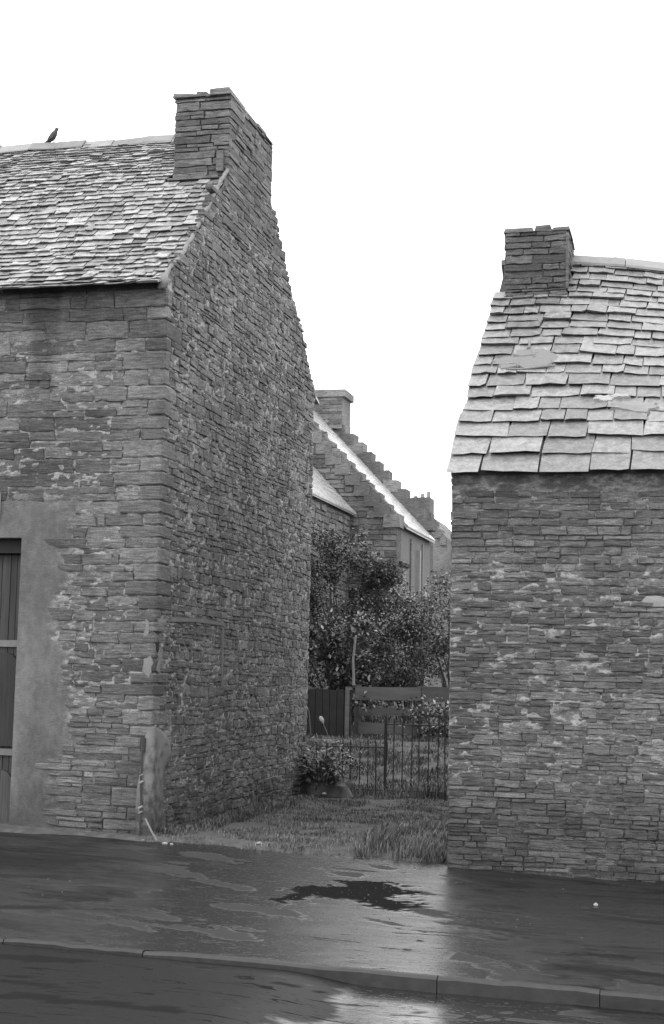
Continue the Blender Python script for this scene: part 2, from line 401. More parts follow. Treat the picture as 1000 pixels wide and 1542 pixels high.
ground_obj('pavement', axis(-22, 14, -5.6, .4, .25, .028), axis(KY+.05, 16.2, KY+.05, 14.4, .2, .028), pave_z, M['pave'], worn_f)
def road_z(x, y): return zg(x)-.085+.052*sstep(-1.9, -2.5, x)+(fbm(x, y, 3, 8)-.5)*.008-.02*sstep(4, -4, y)*0
ground_obj('road', axis(-60, 60, -4.5, 1.2, .6, .05), axis(-8, KY+.06, 5.5, KY+.06, .5, .05), road_z, M['road'], lambda x, y: (fbm(x*1.2, y*3.2, 5, 12) > .64)*.7)
kerb = thing('kerb', None, None, (-3, KY, 0)); tag(kerb, kind='structure')
x = -21.; kk = 0
while x < 13:
    L = random.choice([.92, 1.15, 1.4, 1.8]); mb = MB(); n = 9; low = x < -2.2
    # rounded-nose kerb section swept with little waves
    sec = [(.10, -.3), (.10, -.008), (.045, .006), (.012, .004), (-.004, -.012), (-.006, -.3)]
    V = []
    for i in range(n):
        xx = x+.0025+(L-.005)*i/(n-1); jy = random.uniform(-.007, .007); jz = random.uniform(-.006, .004); e = .004 if i in (0, n-1) else 0
        for (a, b) in sec: V.append((xx, KY+a+jy, float(zg(xx))+b+jz-e))
    k = len(sec); Q = [(i*k+j, (i+1)*k+j, (i+1)*k+(j+1) % k, i*k+(j+1) % k) for i in range(n-1) for j in range(k)]
    mb.add(V, Q=Q); mb.add(V[:k], Q=[(0, 1, 2, 3), (0, 3, 4, 5)]); mb.add(V[-k:], Q=[(3, 2, 1, 0), (5, 4, 3, 0)])
    o = mb.build('kerbstone', M['kerb'], kerb); o.data.materials.append(M['kerb_lit'])
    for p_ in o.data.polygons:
        if p_.normal.z > .45 and p_.center.y < KY+.03: p_.material_index = 1  # upward nose faces take the paler tone, painted as lit
    x += L

def bank_z(x, y):
    z = zg(x)*sstep(22, 16, y)-.06+.10*sstep(13.85, 14.35, y+(fbm(x*2, y*2, 3, 5)-.5)*.5)
    z = z+.10*sstep(16, 21, y)*0+.60*sstep(20.9, 26, y)+.25*sstep(26.3, 32, y)
    return z+(fbm(x*2.2, y*2.2, 4, 6)-.5)*.09*sstep(14, 15, y)
bank = ground_obj('rough_ground', axis(-16, 8, -7.6, -2.2, .5, .08), axis(13.7, 62, 13.7, 27, 1, .08), bank_z, M['soil'])

# ================================================================= LEFT HOUSE (two storeys)
XL, YL, DL, HL = -5.51, 14.35, 5.98, 5.74
YB = YL+DL; YR = 17.34; ZR = 8.46
house = thing('stone_house', 'tall two-storey flagstone house with stone-slated roof and big gable chimney, left of the grassy gap', 'house', (-9, 17.3, 0))
stonesL = []
rake = np.array([(14.30, 5.74), (14.53, 5.93), (15.08, 6.36), (15.52, 6.83), (15.91, 7.23), (16.41, 7.70), (17.34, 8.46), (18.04, 7.72), (18.54, 7.26), (18.82, 7.0), (19.42, 6.57), (19.8, 6.22), (20.19, 5.86), (20.36, 5.74)])
gtop = lambda u: np.interp(np.asarray(u)+YL, rake[:, 0], rake[:, 1])     # u measured from the street corner
# front wall -------------------------------------------------------
DX0, DX1, DZ = -9.05, -7.02, 3.03                # doorway
def f_mask(u, z):
    x = u+XL
    n = fbm(u*1.6, z*3.2, 5, 21); fine = fbm(u*14, z*34, 3, 25)
    band = .55*sstep(.9, 1.7, z)*sstep(3.3, 2.9, z)+.30*sstep(3.0, 3.4, z)*sstep(5.6, 4.9, z)+.20
    return np.clip(sstep(.66, .44, n-band*.34)*np.clip((fine-.32)*3.4, 0, 1.1)*np.clip(band*1.9, 0, 1), 0, 1)
def harl_zone(u, z):
    x = u+XL; e = (fbm(u*3, z*3, 5, 31)-.5)*.55
    return sstep(-6.46, -6.66, x+e)*sstep(3.55, 3.2, z+e*1.2)
def f_disp(u, z):
    m = f_mask(u, z); h = harl_zone(u, z)
    c = 1-sstep(-.07, -.0, u); d = -.008+.012*m*c+(fbm(u*13, z*34, 3, 33)-.5)*.028*m*c+(fbm(u*20, z*30, 2, 36)-.5)*.012
    return d*(1-h)+h*(.016+(fbm(u*5, z*5, 4, 35)-.5)*.006)
def f_mask2(u, z): h = harl_zone(u, z); return f_mask(u, z)*(1-h)+.40*h
fhole = lambda u, z: ((u+XL) > DX0) & ((u+XL) < DX1) & (z < DZ)
def front_core(mb):
    lo, hi = YL+.05, YL+.5
    mb.box((DX1, lo, -.3), (XL-.05, hi, HL-.05)); mb.box((-14, lo, -.3), (DX0, hi, HL-.05)); mb.box((DX0, lo, DZ), (DX1, hi, HL-.052))
    mb.box((DX1-.001, YL-.012, -.3), (DX1+.06, lo+.01, DZ)); mb.box((DX0-.03, YL-.012, -.3), (DX0+.001, lo+.01, DZ)); mb.box((DX0, YL-.012, DZ-.001), (DX1, lo+.01, DZ+.05))
wf = wall_part('wall', house, M['mortA'], (XL, YL, 0), (1, 0, 0), -3.4, 0.0, .02, lambda u: -.25+0*u, lambda u: HL+0*u, .02, f_disp, f_mask2, fhole, front_core)
wf2 = wall_part('wall', house, M['mortA'], (XL, YL, 0), (1, 0, 0), -8.5, -3.4, .1, lambda u: -.25+0*u, lambda u: HL+0*u, .05, f_disp, f_mask2, fhole)
bands = make_bands(-.12, 8.9, .10, .20)
qf = [random.uniform(.30, .62) if i % 2 else random.uniform(.14, .26) for i in range(len(bands))]
qg = [random.uniform(.10, .18) if random.random() < .6 else random.uniform(.25, .5) for i in range(len(bands))]
SPUR = lambda z: z < 1.05
def hf(u, z):
    if z < 1.0: return .062
    if z < 1.9: return .075
    if z < 2.9: return .085
    return .115
def wfn(u, z): return .52 if z > 2.9 else (.26 if z > 1 else .42)
fill_wall(stonesL, (XL, YL, 0), (1, 0, 0), [b for b in bands if b[1] < HL+.06], -8.4, lambda i: -qf[i]-.008, hf, wfn, M['stoneA'], wf,
          lambda u: HL-.02+0*u, lambda u, z: (fhole(u, z) or (DX0-.1 < u+XL < DX1+.12 and z < DZ+.05) or float(harl_zone(np.array(u), np.array(z))) > .5), .022, 1, prot=(-.006, .010), fade=lambda u: min(1, -u/.6))
# gable wall -------------------------------------------------------
def g_mask(u, z):
    n = fbm(u*1.5, z*1.8, 5, 41); fine = fbm(u*12, z*32, 3, 45); band = .45+.35*sstep(6, 4.5, z)*sstep(.8, 1.6, z)
    return np.clip(sstep(.72, .50, n-band*.25)*np.clip((fine-.33)*4.2, 0, 1.2)*band*3.2, 0, 1)
g_disp = lambda u, z: (-.008+sstep(0, .07, u)*g_mask(u, z)*(.010+(fbm(u*13, z*34, 3, 43)-.5)*.030)+(fbm(u*20, z*30, 2, 46)-.5)*.012)*np.minimum(1, 1)
def gable_core(mb):
    P = [(-.0+.06, -.3), (DL-.05, -.3)]+[(a-YL-(.06 if a > YR else -.06)*0, b-.06) for a, b in rake[::-1] if 14.4 < a < 20.3]
    P = [(.06, -.3), (DL-.05, -.3), (DL-.05, HL-.08)]+[(a-YL, b-.07) for a, b in rake[::-1] if 14.45 < a < 20.25]+[(.06, HL-.08)]
    mb.prism(P, ((0, 1, 0), (0, 0, 1), (1, 0, 0)), (XL, YL, 0), -.5, -.05)
wg = wall_part('wall', house, M['mortB'], (XL, YL, 0), (0, 1, 0), 0.0, DL, .022, lambda u: -.25+0*u, lambda u: gtop(u)-.01, .02, g_disp, g_mask, None, gable_core)
fill_wall(stonesL, (XL, YL, 0), (0, 1, 0), bands, lambda i: qg[i]+.008, DL-.03, lambda u, z: .072 if z < 6 else .085, lambda u, z: .165 if z < 6.4 else .36, M['stoneB'], wg,
          lambda u: gtop(u)+.015, lambda u, z: z > 7.6 and 1.88 < u < 3.55, .03, 2, .013, (-.006, .014), fade=lambda u: min(1, u/.8))
# quoins -----------------------------------------------------------
for i, (za, zb) in enumerate(bands):
    if zb > HL+.02: break
    if za < .95: a, b = .0, .0
    zc = (za+zb)/2; h = zb-za-.012; a, b = qf[i], qg[i]; pr = random.uniform(.0, .012)
    V = []; sh = random.uniform(0, .01)
    mb = MB(); x1, y0 = XL+.010+pr, YL-.010-pr
    def ring(z, ins): return [(XL-a+ins, y0+ins*.6, z), (x1-.018-ins, y0+ins*.6, z), (x1-.0-ins, y0+.018+ins, z), (x1-ins, YL+b-ins, z), (XL-.08, YL+b-ins, z), (XL-a+ins, YL+.08, z)]
    rs = [ring(zc-h/2, .012), ring(zc-h/2+.014, random.uniform(0, .004)), ring(zc+h/2-.014, random.uniform(0, .006)), ring(zc+h/2, .012)]
    V = [tuple(np.array(p)+[random.gauss(0, .0015) for _ in range(3)]) for r_ in rs for p in r_]; k = 6
    mb.add(V, Q=[(l*k+j, l*k+(j+1) % k, (l+1)*k+(j+1) % k, (l+1)*k+j) for l in range(3) for j in range(k)]+[(5, 4, 3, 2), (5, 2, 1, 0), (18, 19, 20, 21), (18, 21, 22, 23)])
    o = mb.build('quoin', M['stoneA']); o.parent = wf
# back and far end walls: plain
mb = MB(); mb.box((-14, YB-.45, -.3), (XL-.52, YB-.01, HL-.06)); mb.box((-14.0, YL+.5, -.3), (-13.55, YB-.45, HL+.0)); mb.build('wall', M['harl'], house)

# roof --------------------------------------------------------------
def roof_prof(pts):
    P = np.array(pts); s = np.concatenate([[0], np.cumsum(np.hypot(*np.diff(P, axis=0).T))])
    return s, P
def slate_arrays(seed, rag=.022):
    R = random.Random(seed); j = lambda s: R.uniform(-s, s)
    # unit slate: x -.5..+.5 ; y 0 (tail) .. 1 (head) ; z 0..1 thickness
    B = [(-.5+j(.03), j(rag)+(.06 if R.random() < .25 else 0)), (-.18+j(.1), j(rag)), (.18+j(.1), j(rag)), (.5+j(.02), j(rag)+(.06 if R.random() < .25 else 0)), (.5+j(.02), .5), (.5, 1), (-.5, 1), (-.5+j(.02), .5)]
    n = len(B); V = [(x*(1 if y > .3 else .985), y+(.11 if y < .3 else 0), 0) for x, y in B]+[(x, y, 1+j(.25)) for x, y in B]
    V = [(x+(.0), y, z) for x, y, z in V]; V += [(j(.1), .35, 1+j(.3)), (0, .4, 0)]
    T = [(2*n, n+i, n+(i+1) % n) for i in range(n)]
    Q = [(i, (i+1) % n, n+(i+1) % n, n+i) for i in range(n)]
    return np.array(V), np.array(T), np.array(Q)
SL = [slate_arrays(100+i) for i in range(14)]
def slate_roof(roof, prof, x0, x1, gauge, width, thick, mat, zoff=None, xr=None, skip=None, jit=1., limit=300, lift=.006, right=True):
    s, P = roof_prof(prof); L = s[-1]; pos = 0.; items = []; row = 0
    meshes = [me_np('slate', V, [T, Q], mat) for V, T, Q in SL]
    while pos < L-.04:
        g = gauge(pos/L); x = x0+random.uniform(-.03, .0) if xr is None else x0; off = random.uniform(0, 1); x = x0-random.uniform(0, width(pos/L))*0.6 if x0 < -5 else x0+random.uniform(-.02, .02)
        while x < x1:
            w_ = width(pos/L)*random.uniform(.6, 1.55)
            if x1-(x+w_) < width(pos/L)*.4: w_ = x1-x+random.uniform(-.01, .015)
            ln = min(g*1.9, L-pos+.04); t = thick*random.uniform(.65, 1.5)
            sy = np.interp(pos, s, P[:, 0]); sz = np.interp(pos, s, P[:, 1]); e = min(pos+max(g, .08), L)
            ty, tz = np.interp(e, s, P[:, 0])-np.interp(max(e-.16, 0), s, P[:, 0]), np.interp(e, s, P[:, 1])-np.interp(max(e-.16, 0), s, P[:, 1])
            a = math.atan2(tz, ty)-math.atan2(thick*1.0, g)*.9+random.gauss(0, .012)*jit; ro = random.gauss(0, .012)*jit
            cx = x+w_/2; zz = zoff(cx, pos/L) if zoff else 0
            Xa = np.array([math.cos(ro), math.sin(ro)*math.cos(a), math.sin(ro)*math.sin(a)]); Xa[2] += random.gauss(0, .010)*jit+((zoff(cx+.1, pos/L)-zoff(cx-.1, pos/L))/.2 if zoff else 0)
            Ya = np.array([-math.sin(ro), math.cos(ro)*math.cos(a), math.cos(ro)*math.sin(a)]); Za = np.cross(Xa, Ya)
            nrm = np.array([0, -math.sin(a), math.cos(a)]); p = np.array([cx, sy, sz+zz])+nrm*(thick*1.05+lift+random.uniform(0, .004)*jit)+Ya*random.gauss(0, .006)*jit
            if not (skip and skip(cx, pos/L)):
                Mx = np.eye(4); Mx[:3, 0] = Xa*(w_-.006-random.uniform(0, .006)); Mx[:3, 1] = Ya*ln; Mx[:3, 2] = Za*t; Mx[:3, 3] = p
                q = p-CAM; zc = float(q@np.array(fw)); ok = zc > 0 and abs(float(q@np.array(r2))/zc*F_PX) < 520 and abs(float(q@np.array(u2))/zc*F_PX) < 790
                items.append((w_*g/(q@q)*(1 if ok else 1e-6), random.randrange(14), Mx))
            x += w_
        pos += g; row += 1
    items.sort(key=lambda t: -t[0])
    for _, k, Mx in items[:limit]:
        o = obj('slate', meshes[k]); o.parent = roof; o.matrix_local = Matrix(Mx.tolist())
    mb = MB()
    for _, k, Mx in items[limit:]:
        V, T, Q = SL[k]; mb.add(V@Mx[:3, :3].T+Mx[:3, 3], T, Q)
    if mb.n: o = mb.build('slating', mat); o.parent = roof; o['kind'] = 'stuff'
def prism_roof(name, parent, prof, x0, x1, th, mat, sag=None):
    P = list(prof); low = [(a, b-th) for a, b in P[::-1]]
    mb = MB(); ax = ((0, 1, 0), (0, 0, 1), (1, 0, 0)); n = len(P)
    st = [x0, x1] if sag is None else list(np.linspace(x0, x0+3.4, 12))+[x1]
    hz = lambda x, b: 0 if sag is None else float(sag(x, min(1, max(0, (b-3.4)/3.15))))
    V = [(xx, a, b+hz(xx, b)) for xx in st for a, b in P+low]; k = 2*n
    Q = [(q*k+i, q*k+(i+1) % k, (q+1)*k+(i+1) % k, (q+1)*k+i) for q in range(len(st)-1) for i in range(k)]
    for base in (0, k*(len(st)-1)):
        for i in range(n-1):
            Q.append((base+i, base+i+1, base+k-2-i, base+k-1-i))
    mb.add(V, Q=Q); return mb.build(name, mat, parent)
frontL = [(14.12, 5.62), (14.30, 5.72), (14.6, 5.95), (15.08, 6.34), (15.52, 6.81), (15.91, 7.21), (16.41, 7.68), (17.34, 8.42)]
backL = [(17.34, 8.42), (18.04, 7.70), (18.82, 6.96), (19.8, 6.18), (20.55, 5.6)]
roofL = prism_roof('roof', house, [(14.33, 5.745)]+frontL[2:]+backL[1:], -14.1, XL-.06, .07, M['deck'])
slate_roof(roofL, frontL, -10.4, XL-.02, lambda t: .125-.035*t, lambda t: .175-.03*t, .019, M['slateL'], None, None,
           lambda x, t: (x > -6.23 and t > .60), 1.7, 300, .010)
mb = MB()
# rear slope: coarse slabs in courses
for i in range(18):
    t0 = i/18; y0 = YR+.02+(20.6-YR)*t0; z0 = float(np.interp(y0, [b[0] for b in backL], [b[1] for b in backL])); y1 = y0+.25; z1 = float(np.interp(y1, [b[0] for b in backL], [b[1] for b in backL]))
    x = -14.1
    while x < XL-.02:
        w_ = random.uniform(.2, .4); xe = min(x+w_, XL-.01)
        mb.add([(x, y0-.06, z0+.045), (xe-.01, y0-.06, z0+.045), (xe-.01, y1, z1+.035), (x, y1, z1+.035), (x, y0-.06, z0+.01), (xe-.01, y0-.06, z0+.01), (xe-.01, y1, z1+.0), (x, y1, z1+.0)],
               Q=[(0, 1, 2, 3), (7, 6, 5, 4), (3, 2, 6, 7), (1, 0, 4, 5), (0, 3, 7, 4), (2, 1, 5, 6)]); x = xe if xe < XL-.02 else 99
o = mb.build('slating', M['slateL']); o.parent = roofL; o['kind'] = 'stuff'
# ridge tiles
x = -14.0
while x < -6.21:
    L = random.uniform(.36, .48); mb = MB(); z = ZR+.035+random.uniform(-.012, .012)+.02*math.sin(x*1.1); tl = random.uniform(-.01, .01); xe = min(x+L-.006, -6.18)
    sec = [(-.15, -.125), (-.145, -.105), (-.03, .012), (.03, .012), (.145, -.105), (.15, -.125), (.03, -.02), (-.03, -.02)]
    V = [(xx, YR+a, z+b+(tl if q else -tl)) for q, xx in enumerate((x, xe)) for a, b in sec]; k = 8
    mb.add(V, Q=[(j, (j+1) % k, k+(j+1) % k, k+j) for j in range(k)]+[(0, 1, 2, 7), (2, 3, 6, 7), (3, 4, 5, 6), (8, 15, 10, 9), (10, 15, 14, 11), (11, 14, 13, 12)])
    o = mb.build('ridge_tile', M['ridge']); o.parent = roofL; x += L
# pale cement fillet up the rake
def fillet(name, parent, pts, r0, r1, mat, seed, sq=1.0):
    R = random.Random(seed); P = []; rad = []
    for i in range(len(pts)-1):
        a, b = Vector(pts[i]), Vector(pts[i+1]); n = max(2, int((b-a).length/.07))
        for t in range(n): P.append(a.lerp(b, t/n)+Vector((R.gauss(0, .006), R.gauss(0, .004), R.gauss(0, .006)))); rad.append(R.uniform(r0, r1))
    P.append(Vector(pts[-1])); rad.append(r0); mb = MB(); mb.tube(P, rad, 7); return mb.build(name, mat, parent, True)
fillet('skew_fillet', house, [(XL-.015, a, b+.035) for a, b in [(14.28, 5.70), (14.45, 5.86), (14.75, 6.07), (15.08, 6.36), (15.52, 6.83), (15.91, 7.23), (16.2, 7.52), (16.30, 7.78), (16.26, 8.0)]], .018, .030, M['pale'], 3)
fillet('skew_fillet', house, [(XL-.02, 14.24, 5.62), (XL-.015, 14.30, 5.78)], .04, .055, M['pale'], 4)
# chimney ----------------------------------------------------------
def chimney(parent, stones, x0, x1, y0, y1, z0, z1, mat, mort, hs, ws, seed, name='chimney'):
    mb = MB(); mb.box((x0+.025, y0+.025, z0-.3), (x1-.025, y1-.025, z1-.03)); me = mb.mesh(name, mort)
    a = me.attributes.new('pointing', 'FLOAT', 'POINT'); a.data.foreach_set('value', np.full(8, .15, np.float32)); c = obj(name, me, parent)
    bd = make_bands(z0, z1-.04, hs*1.1, hs*1.9)
    for O, U, L in (((x0, y0, 0), (1, 0, 0), x1-x0), ((x1, y0, 0), (0, 1, 0), y1-y0), ((x0, y1, 0), (0, -1, 0), y1-y0), ((x1, y1, 0), (-1, 0, 0), x1-x0)):
        fill_wall(stones, O, U, bd, 0., L, lambda u, z: hs, lambda u, z: ws, mat, c, lambda u: z1+0*u, None, .006, seed, .008, (-.012, .006))
    return c
chL = chimney(house, stonesL, -6.19, XL+.012, 16.2, 17.95, 7.25, 8.53, M['stoneD'], M['mortB'], .075, .34, 5)
for (a, b, c, d, h) in [(-6.22, 16.17, -5.95, 16.75, .05), (-5.94, 16.2, -5.78, 16.9, .065), (-5.76, 16.17, -5.50, 16.8, .07), (-6.21, 16.76, -5.8, 17.4, .04), (-5.79, 16.82, -5.5, 17.25, .05), (-5.82, 17.27, -5.48, 17.62, .0405), (-6.2, 17.42, -5.84, 17.97, .05), (-5.8, 17.64, -5.5, 17.93, .035)]:
    mb = MB(); t = .015*random.uniform(-1, 1); z = 8.50
    V = np.array([(a,b,z),(c,b,z),(c,d,z),(a,d,z),(a+.01,b+.01,z+h),(c-.015,b+.005,z+h+t),(c-.01,d-.01,z+h-t),(a+.01,d-.01,z+h)]); V += RNG.uniform(-.006, .006, V.shape)
    mb.add(V, Q=[(3,2,1,0),(4,5,6,7),(0,1,5,4),(1,2,6,5),(2,3,7,6),(3,0,4,7)]); o = mb.build('coping_stone', M['stoneD']); o.parent = chL
mb = MB(); mb.box((-5.64, 16.15, 7.55), (-5.56, 16.21, 7.80)); o = mb.build('upright_slab', M['stoneD']); o.parent = chL
mb = MB(); mb.box((-6.22, 16.09, 7.45), (-5.60, 16.20, 7.475), o=(0, 0, 0)); o = mb.build('drip_ledge', M['stoneD']); o.parent = chL
emit(stonesL, 300)
# gutter board under the slates
# doorway -----------------------------------------------------------
door = obj('door', MB().box((DX0+.02, YL+.215, .02), (DX1-.02, YL+.25, 2.90)).mesh('door', M['dark']), house)
def dchild(name, lo, hi, m): o = MB().box(lo, hi).build(name, m); o.parent = door; return o
x = DX1-.055
dchild('door_post', (DX1-.05, YL+.10, 0), (DX1-.0, YL+.22, 2.90), M['dark']); dchild('lintel_beam', (DX0, YL+.08, 2.88), (DX1, YL+.22, DZ), M['dark'])
pw = [.085, .075, .10, .12, .11, .12, .1, .12, .11, .12, .1, .12]
for i, w_ in enumerate(pw): dchild('plank', (x-w_+.008, YL+.17+random.uniform(0, .012), .06), (x, YL+.215, 2.87), M['wood_v']); x -= w_
for z in (1.93, .80): dchild('ledge_rail', (DX0+.1, YL+.150, z-.035), (DX1-.052, YL+.168, z+.035), M['wood_pale'])
for z0, z1 in ((.86, 1.84), (.04, .62)):
    x = DX1-.06
    for q in range(4):
        w_ = .36; pts = [(x-w_+.01, z0), (x, z0)]+[(x-w_/2+.005+(w_/2-.005)*math.cos(t), z1-.14+.14*math.sin(t)) for t in np.linspace(0, math.pi, 9)]
        mb = MB(); mb.prism(pts, ((1, 0, 0), (0, 0, 1), (0, 1, 0)), (0, 0, 0), YL+.12, YL+.169); o = mb.build('arched_panel', M['wood_v']); o.parent = door; x -= w_
MB().box((DX0, YL+.0, -.1), (DX1, YL+.4, .035)).build('doorstep', M['stoneA'], house)
nb = MB().box((-8.2, YL-.06, 3.24), (-7.285, YL-.025, 3.50)).build('notice_board', M['paper']); tag(nb, 'white board fixed to the house wall above the dark door, at the very left edge', 'board')
# cement spur on the corner, cable pipe, patches ---------------------
mb = MB(); V = []; zs = np.linspace(-.1, 1.10, 16)
for z in zs:
    k = 1-max(0, (z-.9)/.22)**2 if z > .9 else 1; k = max(k, .15); a = (.12+.03*math.sin(z*5)); b = (.52 if z > .75 else .46-.12*math.sin(z*3))
    for (dx, dy) in [(-a*k, .01), (-a*k*.9, -.030), (-.03, -.035), (.028, -.020), (.036, .03), (.034, b*k*.6), (.03, b*k*.95), (.0, b*k)]:
        V.append((XL+dx+random.gauss(0, .003), YL+dy+random.gauss(0, .003), z))
mb.add(V, Q=[(i*8+j, i*8+j+1, (i+1)*8+j+1, (i+1)*8+j) for i in range(15) for j in range(7)]); n = len(V)
mb.add(V[-8:], T=[(0, 1, 2), (0, 2, 3), (0, 3, 4), (0, 4, 5), (0, 5, 6), (0, 6, 7)])
N = NT('patched_cement'); nn = N.noise(9, 5, 1, 1, 1, .7, 3); zz = N.z()[2]
v = N.mix(N.ramp(N.math('ADD', nn, N.math('MULTIPLY', zz, .25)), .42, .78), .10, .34); M['spur'] = N.done(v, .85, nn, .6, .02, .3)
mb.build('cement_patch', M['spur'], house, True)
mb = MB(); mb.tube([(XL-.075, YL-.05, 1.0), (XL-.078, YL-.055, .6), (XL-.07, YL-.05, .34), (XL-.07, YL-.06, .04)], [.012]*4, 6); mb.build('cable_pipe', M['iron'], house)
mb = MB(); mb.box((XL-.10, YL-.056, .86), (XL-.05, YL-.033, 1.0)); mb.build('iron_plate', M['black'], house)
for (z, s) in ((.55, .02), (.30, .018), (.25, .014), (.62, .012)):
    mb = MB(); mb.tube([(XL-.09, YL-.06, z), (XL-.05, YL-.06, z+.02)], s*.7, 6); mb.build('pipe_clip', M['ridge'], house)
# notch with pale mortar at shoulder height on the corner
def daub(name, parent, pts, ax, o, d, mat, seed, step=.04, j=.010):
    R = random.Random(seed); P = []
    for i in range(len(pts)):
        p, q = np.array(pts[i]), np.array(pts[(i+1) % len(pts)]); n = max(1, int(np.hypot(*(q-p))/step))
        for t in range(n): P.append(tuple(p+(q-p)*t/n+np.array([R.gauss(0, j), R.gauss(0, j)])))
    A, B, Nn = [np.array(v, float) for v in ax]; o = np.array(o, float); c = np.mean(P, 0); n = len(P)
    V = [o+A*a+B*b-Nn*.02 for a, b in P]+[o+A*(a+(c[0]-a)*.08)+B*(b+(c[1]-b)*.06)+Nn*(d*.6+R.uniform(0, .006)) for a, b in P]+[o+A*c[0]+B*c[1]+Nn*d]
    return MB().add(V, T=[(2*n, n+i, n+(i+1) % n) for i in range(n)], Q=[(i, (i+1) % n, n+(i+1) % n, n+i) for i in range(n)]).build(name, mat, parent)
GA = ((0, 1, 0), (0, 0, 1), (1, 0, 0)); FA = ((1, 0, 0), (0, 0, 1), (0, -1, 0))
daub('mortar_patch', house, [(.0, 2.20), (.15, 2.22), (.30, 2.19), (.26, 2.13), (.05, 2.12)], GA, (XL, YL, 0), .018, M['spur'], 1)
daub('mortar_patch', house, [(.13, 2.0), (.19, 1.85), (.22, 1.72), (.12, 1.64), (.04, 1.66), (.08, 1.8)], GA, (XL, YL, 0), .018, M['spur'], 2)
daub('mortar_patch', house, [(-.13, 1.66), (-.05, 1.60), (-.01, 1.75), (-.03, 1.84), (-.10, 1.8)], FA, (XL, YL, 0), .02, M['spur'], 3)
daub('mortar_patch', house, [(-.12, 2.0), (-.07, 2.02), (-.06, 2.18), (-.11, 2.2)], FA, (XL, YL, 0), .02, M['spur'], 4)
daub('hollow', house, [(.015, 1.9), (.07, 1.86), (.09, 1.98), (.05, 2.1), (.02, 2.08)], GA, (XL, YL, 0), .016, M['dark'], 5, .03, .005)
mb = MB(); mb.prism([(.40, 2.235), (1.2, 2.26), (2.15, 2.25), (2.15, 2.215), (1.2, 2.22), (.4, 2.19)], ((0, 1, 0), (0, 0, 1), (1, 0, 0)), (XL, YL, 0), -.02, .022)
mb.prism([(2.10, 2.2), (2.16, 2.2), (2.17, 1.5), (2.12, 1.5)], ((0, 1, 0), (0, 0, 1), (1, 0, 0)), (XL, YL, 0), -.02, .020); mb.build('mortar_patch', M['harl'], house)

# ================================================================= COTTAGE on the right
XR, YRR, HRW = -2.36, 13.70, 3.50
cot = thing('stone_cottage', 'low flagstone cottage with thick stone slates and short square chimney, right of the gap', 'cottage', (1.5, 17.2, 0))
stonesR = []
profR = [(13.57, 3.50), (13.8, 3.70), (14.2, 4.03), (14.9, 4.60), (15.63, 5.17), (16.3, 5.68), (16.9, 6.16), (17.35, 6.55)]
backR = [(17.35, 6.55), (18.1, 5.85), (19.3, 4.75), (20.4, 3.85), (21.1, 3.35)]
def c_mask(u, z):
    n = fbm(u*1.7, z*3.0, 5, 51); fine = fbm(u*13, z*38, 3, 55)
    band = .62*sstep(.5, 1.3, z)*sstep(2.9, 2.2, z)+.38
    return np.clip(sstep(.66, .40, n-band*.26)*np.clip((fine-.34)*3.6, 0, 1.1)*np.clip(band*1.7, 0, 1), 0, 1)
c_disp = lambda u, z: -.008+c_mask(u, z)*(.011+(fbm(u*11, z*36, 3, 53)-.5)*.030)+(fbm(u*20, z*30, 2, 56)-.5)*.012
def cot_core(mb): mb.box((XR+.05, YRR+.05, -.5), (6.9, YRR+.5, HRW-.05))
wc = wall_part('wall', cot, M['mortC'], (XR, YRR, 0), (1, 0, 0), 0., 2.6, .02, lambda u: -.45+0*u, lambda u: HRW+.05+0*u, .017, c_disp, c_mask, None, cot_core)
wall_part('wall', cot, M['mortC'], (XR, YRR, 0), (1, 0, 0), 2.6, 9.3, .1, lambda u: -.45+0*u, lambda u: HRW+0*u, .05, c_disp, c_mask)
bandsR = make_bands(-.30, 3.6, .12, .2)
qc = [random.uniform(.25, .5) if i % 2 else random.uniform(.12, .22) for i in range(len(bandsR))]
HOLE = (1.03, 1.34)
fill_wall(stonesR, (XR, YRR, 0), (1, 0, 0), [b for b in bandsR if b[1] < HRW+.05], lambda i: .0, 9.2, lambda u, z: .050 if z < 2.2 else .062, lambda u, z: .24, M['stoneC'], wc,
          lambda u: HRW-.01+0*u, lambda u, z: abs(u-HOLE[0]) < .07 and abs(z-HOLE[1]) < .05, .022, 3, .008, (-.008, .010), fade=lambda u: min(1, .3+u))
# left gable of the cottage
ctop = lambda u: np.interp(np.asarray(u), [0, 1.0, 3.65, 6.0, 7.0], [3.5, 4.3, 6.5, 4.4, 3.5])
def cg_core(mb):
    mb.prism([(.06, -.4), (6.95, -.4), (6.95, 3.45), (6.0, 4.3), (3.65, 6.4), (1.0, 4.2), (.06, 3.45)], ((0, 1, 0), (0, 0, 1), (1, 0, 0)), (XR, YRR, 0), .05, .5)
# gable faces -X: local U runs towards the street
wcg = wall_part('wall', cot, M['mortC'], (XR, YRR+7.0, 0), (0, -1, 0), 0., 7.0, .06, lambda u: -.3+0*u, lambda u: ctop(7-u)-.02, .05, lambda u, z: -.018+0*u, lambda u, z: c_mask(u, z), None, cg_core)
fill_wall(stonesR, (XR, YRR+7.0, 0), (0, -1, 0), bandsR+make_bands(bandsR[-1][1], 6.6, .12, .2), .02, 7.0-.02, lambda u, z: .07, lambda u, z: .3, M['stoneC'], wcg, lambda u: ctop(7-u), None, .02, 4, .009, (-.004, .008))
mb = MB(); mb.box((XR+.52, 20.25, -.4), (6.9, 20.68, 3.4)); mb.box((6.45, YRR+.5, -.4), (6.9, 20.25, 3.6)); mb.build('wall', M['harl'], cot)
sagR = lambda x, t: .045*t-.27*t*sstep(-1.8, .6, x)
roofR = prism_roof('roof', cot, [(13.69, 3.60)]+profR[1:]+backR[1:], XR-.01, 7.0, .06, M['deck'], sagR)
def gR(t): return .300-.165*t+random.uniform(-.035, .03)
